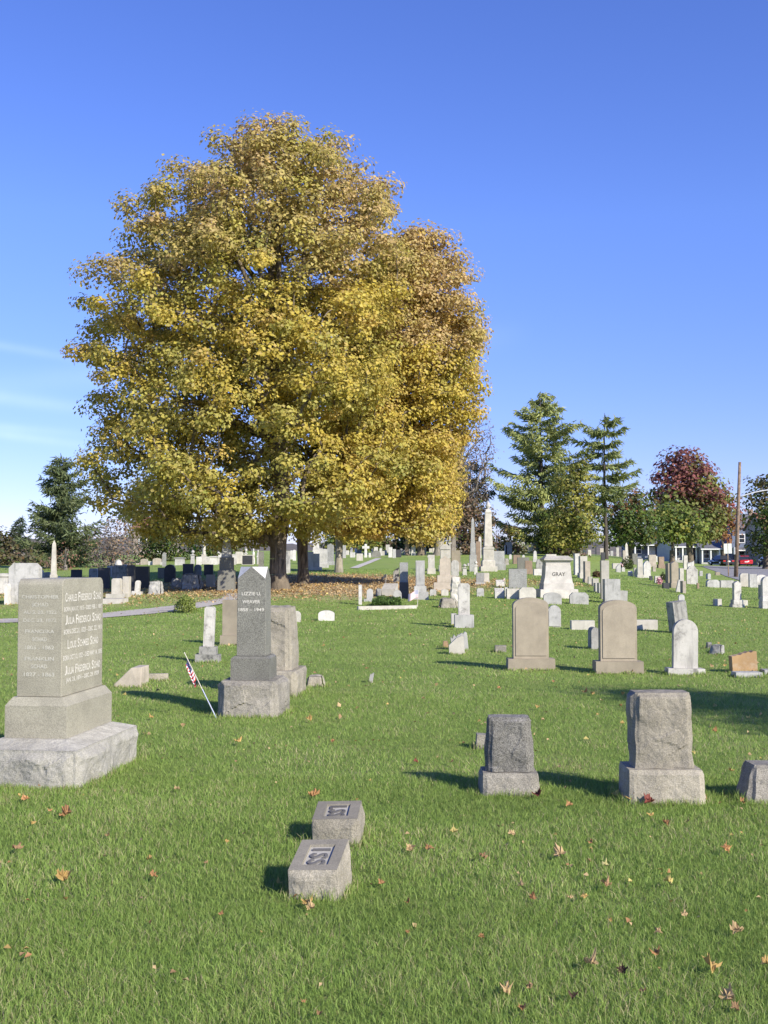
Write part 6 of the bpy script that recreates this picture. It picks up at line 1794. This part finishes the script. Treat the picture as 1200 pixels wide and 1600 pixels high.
G1 = siding('grey_siding', (.30, .32, .34)); G2 = siding('shaded_white_siding', (.42, .42, .40)); G3 = siding('shaded_blue_grey_siding', (.13, .16, .23)); G4 = siding('pale_brick_tone', (.36, .30, .25))  # white and blue-grey wall colours darkened to stand in for tree shade
house(1010, 190, 7, 8, 2.9, 2.0, G3, M['shingle'], 'low bluish house with grey roof between the dark trunks', porch=True)
house(1054, 178, 3.6, 7, 2.6, 1.4, G2, M['shingle'], 'small porch-fronted house framed by white posts behind the peaked stones', rz=4)
house(1084, 182, 2.9, 7, 2.7, 1.6, G3, M['shingle'], 'narrow blue-fronted house left of the grey-sided one', rz=3)
house(1108, 176, 4.2, 8, 2.8, 1.6, G1, M['shingle'], 'grey-sided house with white porch post next to the road sign', rz=-8)
house(1160, 184, 6.4, 9, 6.2, 2.2, G3, M['shingle'], 'tall blue-grey two-storey house behind the red car', storeys=2, chimney=True)
house(1215, 168, 7, 9, 5.6, 2.4, G4, M['shinglered'], 'brown two-storey house at the photo edge behind the lamp', storeys=2, chimney=True)
house(246, 150, 5, 7, 3.4, 1.6, G4, M['shinglered'], 'far brown house with a red-brown roof under the left maple branches', porch=False)

# power poles far to the west
def power_pole(px, Y, top, label):
    X = (px - 600) / F * Y; b = Vector((X, Y, gz(X, Y))); H = ray(px, top, Y).z - b.z
    root = empty('power_pole', b); tag(root, label, 'power pole')
    bm = bmesh.new(); tube(bm, [(0, 0, -.3), (0, 0, H)], [.15, .1], 8); bobj('pole', bm, M['barkpale'], root, True)
    bm = bmesh.new(); frus(bm, 1.9, .1, 1.9, .1, H - .5, H - .36, 0, -.13); frus(bm, 1.4, .1, 1.4, .1, H - 1.3, H - 1.18, 0, -.13); bobj('crossarm', bm, M['barkpale'], root)
    bm = bmesh.new(); lathe(bm, [(.16, H - 2.2), (.2, H - 2.1), (.2, H - 1.5), (.14, H - 1.4)], 10, .2, -.1); bobj('transformer', bm, M['metal'], root)
power_pole(22.5, 96, 859, 'weathered power pole standing behind the big marble slab')
power_pole(26, 120, 848, 'farther power pole with crossarms near the small far spruce')

# ---------------------------------------------------------------- small flags
def flagmat(name, faded=0.0):
    m, nt, p = newmat(name); p.inputs['Roughness'].default_value = .8
    t = N(nt, 'UVMap'); s = N(nt, 'SeparateXYZ'); nt.links.new(t.outputs[0], s.inputs[0])
    def mt(op, a, b):
        n = N(nt, 'Math', operation=op)
        for i, v in enumerate((a, b)):
            if isinstance(v, (int, float)): n.inputs[i].default_value = v
            else: nt.links.new(v, n.inputs[i])
        return n.outputs[0]
    st = mt('GREATER_THAN', mt('MODULO', mt('MULTIPLY', s.outputs['Y'], 6.5), 1.0), .5)
    f = faded
    red = (.42 + .3 * f, .03 + .42 * f, .04 + .40 * f); wh = (.72, .70, .70); bl = (.025 + .5 * f, .03 + .5 * f, .12 + .5 * f)
    c = mixc(nt, st, red, wh)
    can = mt('MULTIPLY', mt('LESS_THAN', s.outputs['X'], .42), mt('GREATER_THAN', s.outputs['Y'], .46))
    v = N(nt, 'TexVoronoi', Scale=22.0); nt.links.new(t.outputs[0], v.inputs['Vector'])
    star = mixc(nt, mt('LESS_THAN', v.outputs['Distance'], .22), bl, wh)
    c = mixc(nt, can, c, star)
    nt.links.new(c, p.inputs['Base Color'])
    return m
M['flag'] = flagmat('striped_flag'); M['flagfaded'] = flagmat('faded_flag', .75)
def flag(root, P, mat, nu=14, nv=10):
    """cloth through a function P(u, v) with u along the fly and v up the hoist"""
    bm = bmesh.new(); uv = bm.loops.layers.uv.new('UVMap')
    g = [[bm.verts.new(P(i / nu, k / nv)) for k in range(nv + 1)] for i in range(nu + 1)]
    for i in range(nu):
        for k in range(nv):
            f = bm.faces.new((g[i][k], g[i + 1][k], g[i + 1][k + 1], g[i][k + 1]))
            for l, (a, b) in zip(f.loops, ((i, k), (i + 1, k), (i + 1, k + 1), (i, k + 1))): l[uv].uv = (a / nu, b / nv)
    return bobj('cloth', bm, mat, root, True)
def leaning_flag():
    p = ghit(338, 1122); m = mpp(p.y)
    root = empty('small_flag', p); tag(root, 'little striped flag drooping on a leaning stick beside the dark pointed monument', 'flag')
    T = Vector(((287 - 338) * m, .03, (1122 - 1022) * m))
    bm = bmesh.new(); tube(bm, [-T * .05, T * .44], .008, 8); bobj('socket', bm, M['chrome'], root)
    bm = bmesh.new(); tube(bm, [T * .42, T], .0042, 6); tube(bm, [T * .995, T * 1.012], [.008, .003], 6); bobj('stick', bm, M['stick'], root)
    hoist0, hoist1 = T * .62, T * .90
    def P(u, v):
        a = hoist0.lerp(hoist1, v)
        dn = Vector((.03 + .02 * math.sin(u * 5 + v * 3), .03 * math.sin(u * 9 + v * 4), -1))
        L = .115 * u
        q = a + Vector((-.002, -.006, 0)) + Vector((dn.x, 0, dn.z)) * L * .95
        q.x += -.010 * math.sin(u * math.pi) + .010 * math.sin(u * 12 + v * 5) * u
        q.y += .02 * math.sin(u * 10 + v * 6) * u - .01
        return q
    flag(root, P, M['flag'])
leaning_flag()
def grave_flag(px, py, top, wpx, label, mat, tilt=10, fly=1, hang=.55):
    p = ghit(px, py); m = mpp(p.y); H = (py - top) * m
    root = empty('small_flag', p); root.rotation_euler = (0, math.radians(tilt), 0); tag(root, label, 'flag')
    bm = bmesh.new(); tube(bm, [(0, 0, -.05), (0, 0, H)], .008, 6); bobj('stick', bm, M['stick'], root)
    w = wpx * m; h = min(w * .7, H * .6)
    flag(root, lambda u, v: Vector((fly * w * u * .9, .05 * math.sin(u * 7) * u - .01, H - h + h * v - hang * w * u * .7 + .02 * math.sin(u * 6))), mat, 10, 6)
grave_flag(652, 949, 922, 17, 'faded pink striped flag in front of the slim two-step tablet', M['flagfaded'], 4, -1)
grave_flag(602, 921, 897, 8, 'small dark furled flag above the pale sloping marker', M['slate'], 4, -1, .9)
grave_flag(790, 917, 903, 4, 'tiny striped flag stuck between the two white slant markers', M['flagfaded'], -4, -1, 1.0)
grave_flag(968, 895, 878, 5, 'tiny red and white flag by the small broken grey stone', M['flag'], 6, 1, 1.0)
def flowers():
    p = ghit(1029, 913); m = mpp(p.y); r = np.random.default_rng(90)
    root = empty('flower_bunch', p); tag(root, 'pink flower bunch set on the low pale marker', 'flowers')
    n = 260
    C = np.stack([r.normal(0, 2.2, n) * m, r.normal(0, 1.5, n) * m - .1, np.abs(r.normal(5, 3, n)) * m], 1)
    V, FC = leaf_quads(C, r.uniform(.05, .1, n), r.normal(0, 1, (n, 3)), r, .8)
    npmesh('blossom', V, [FC], M['dryleaf'], root, np.repeat(np.array([(.62, .33, .36), (.7, .5, .5), (.6, .25, .3)])[r.choice(3, n)], 4, 0))
flowers()
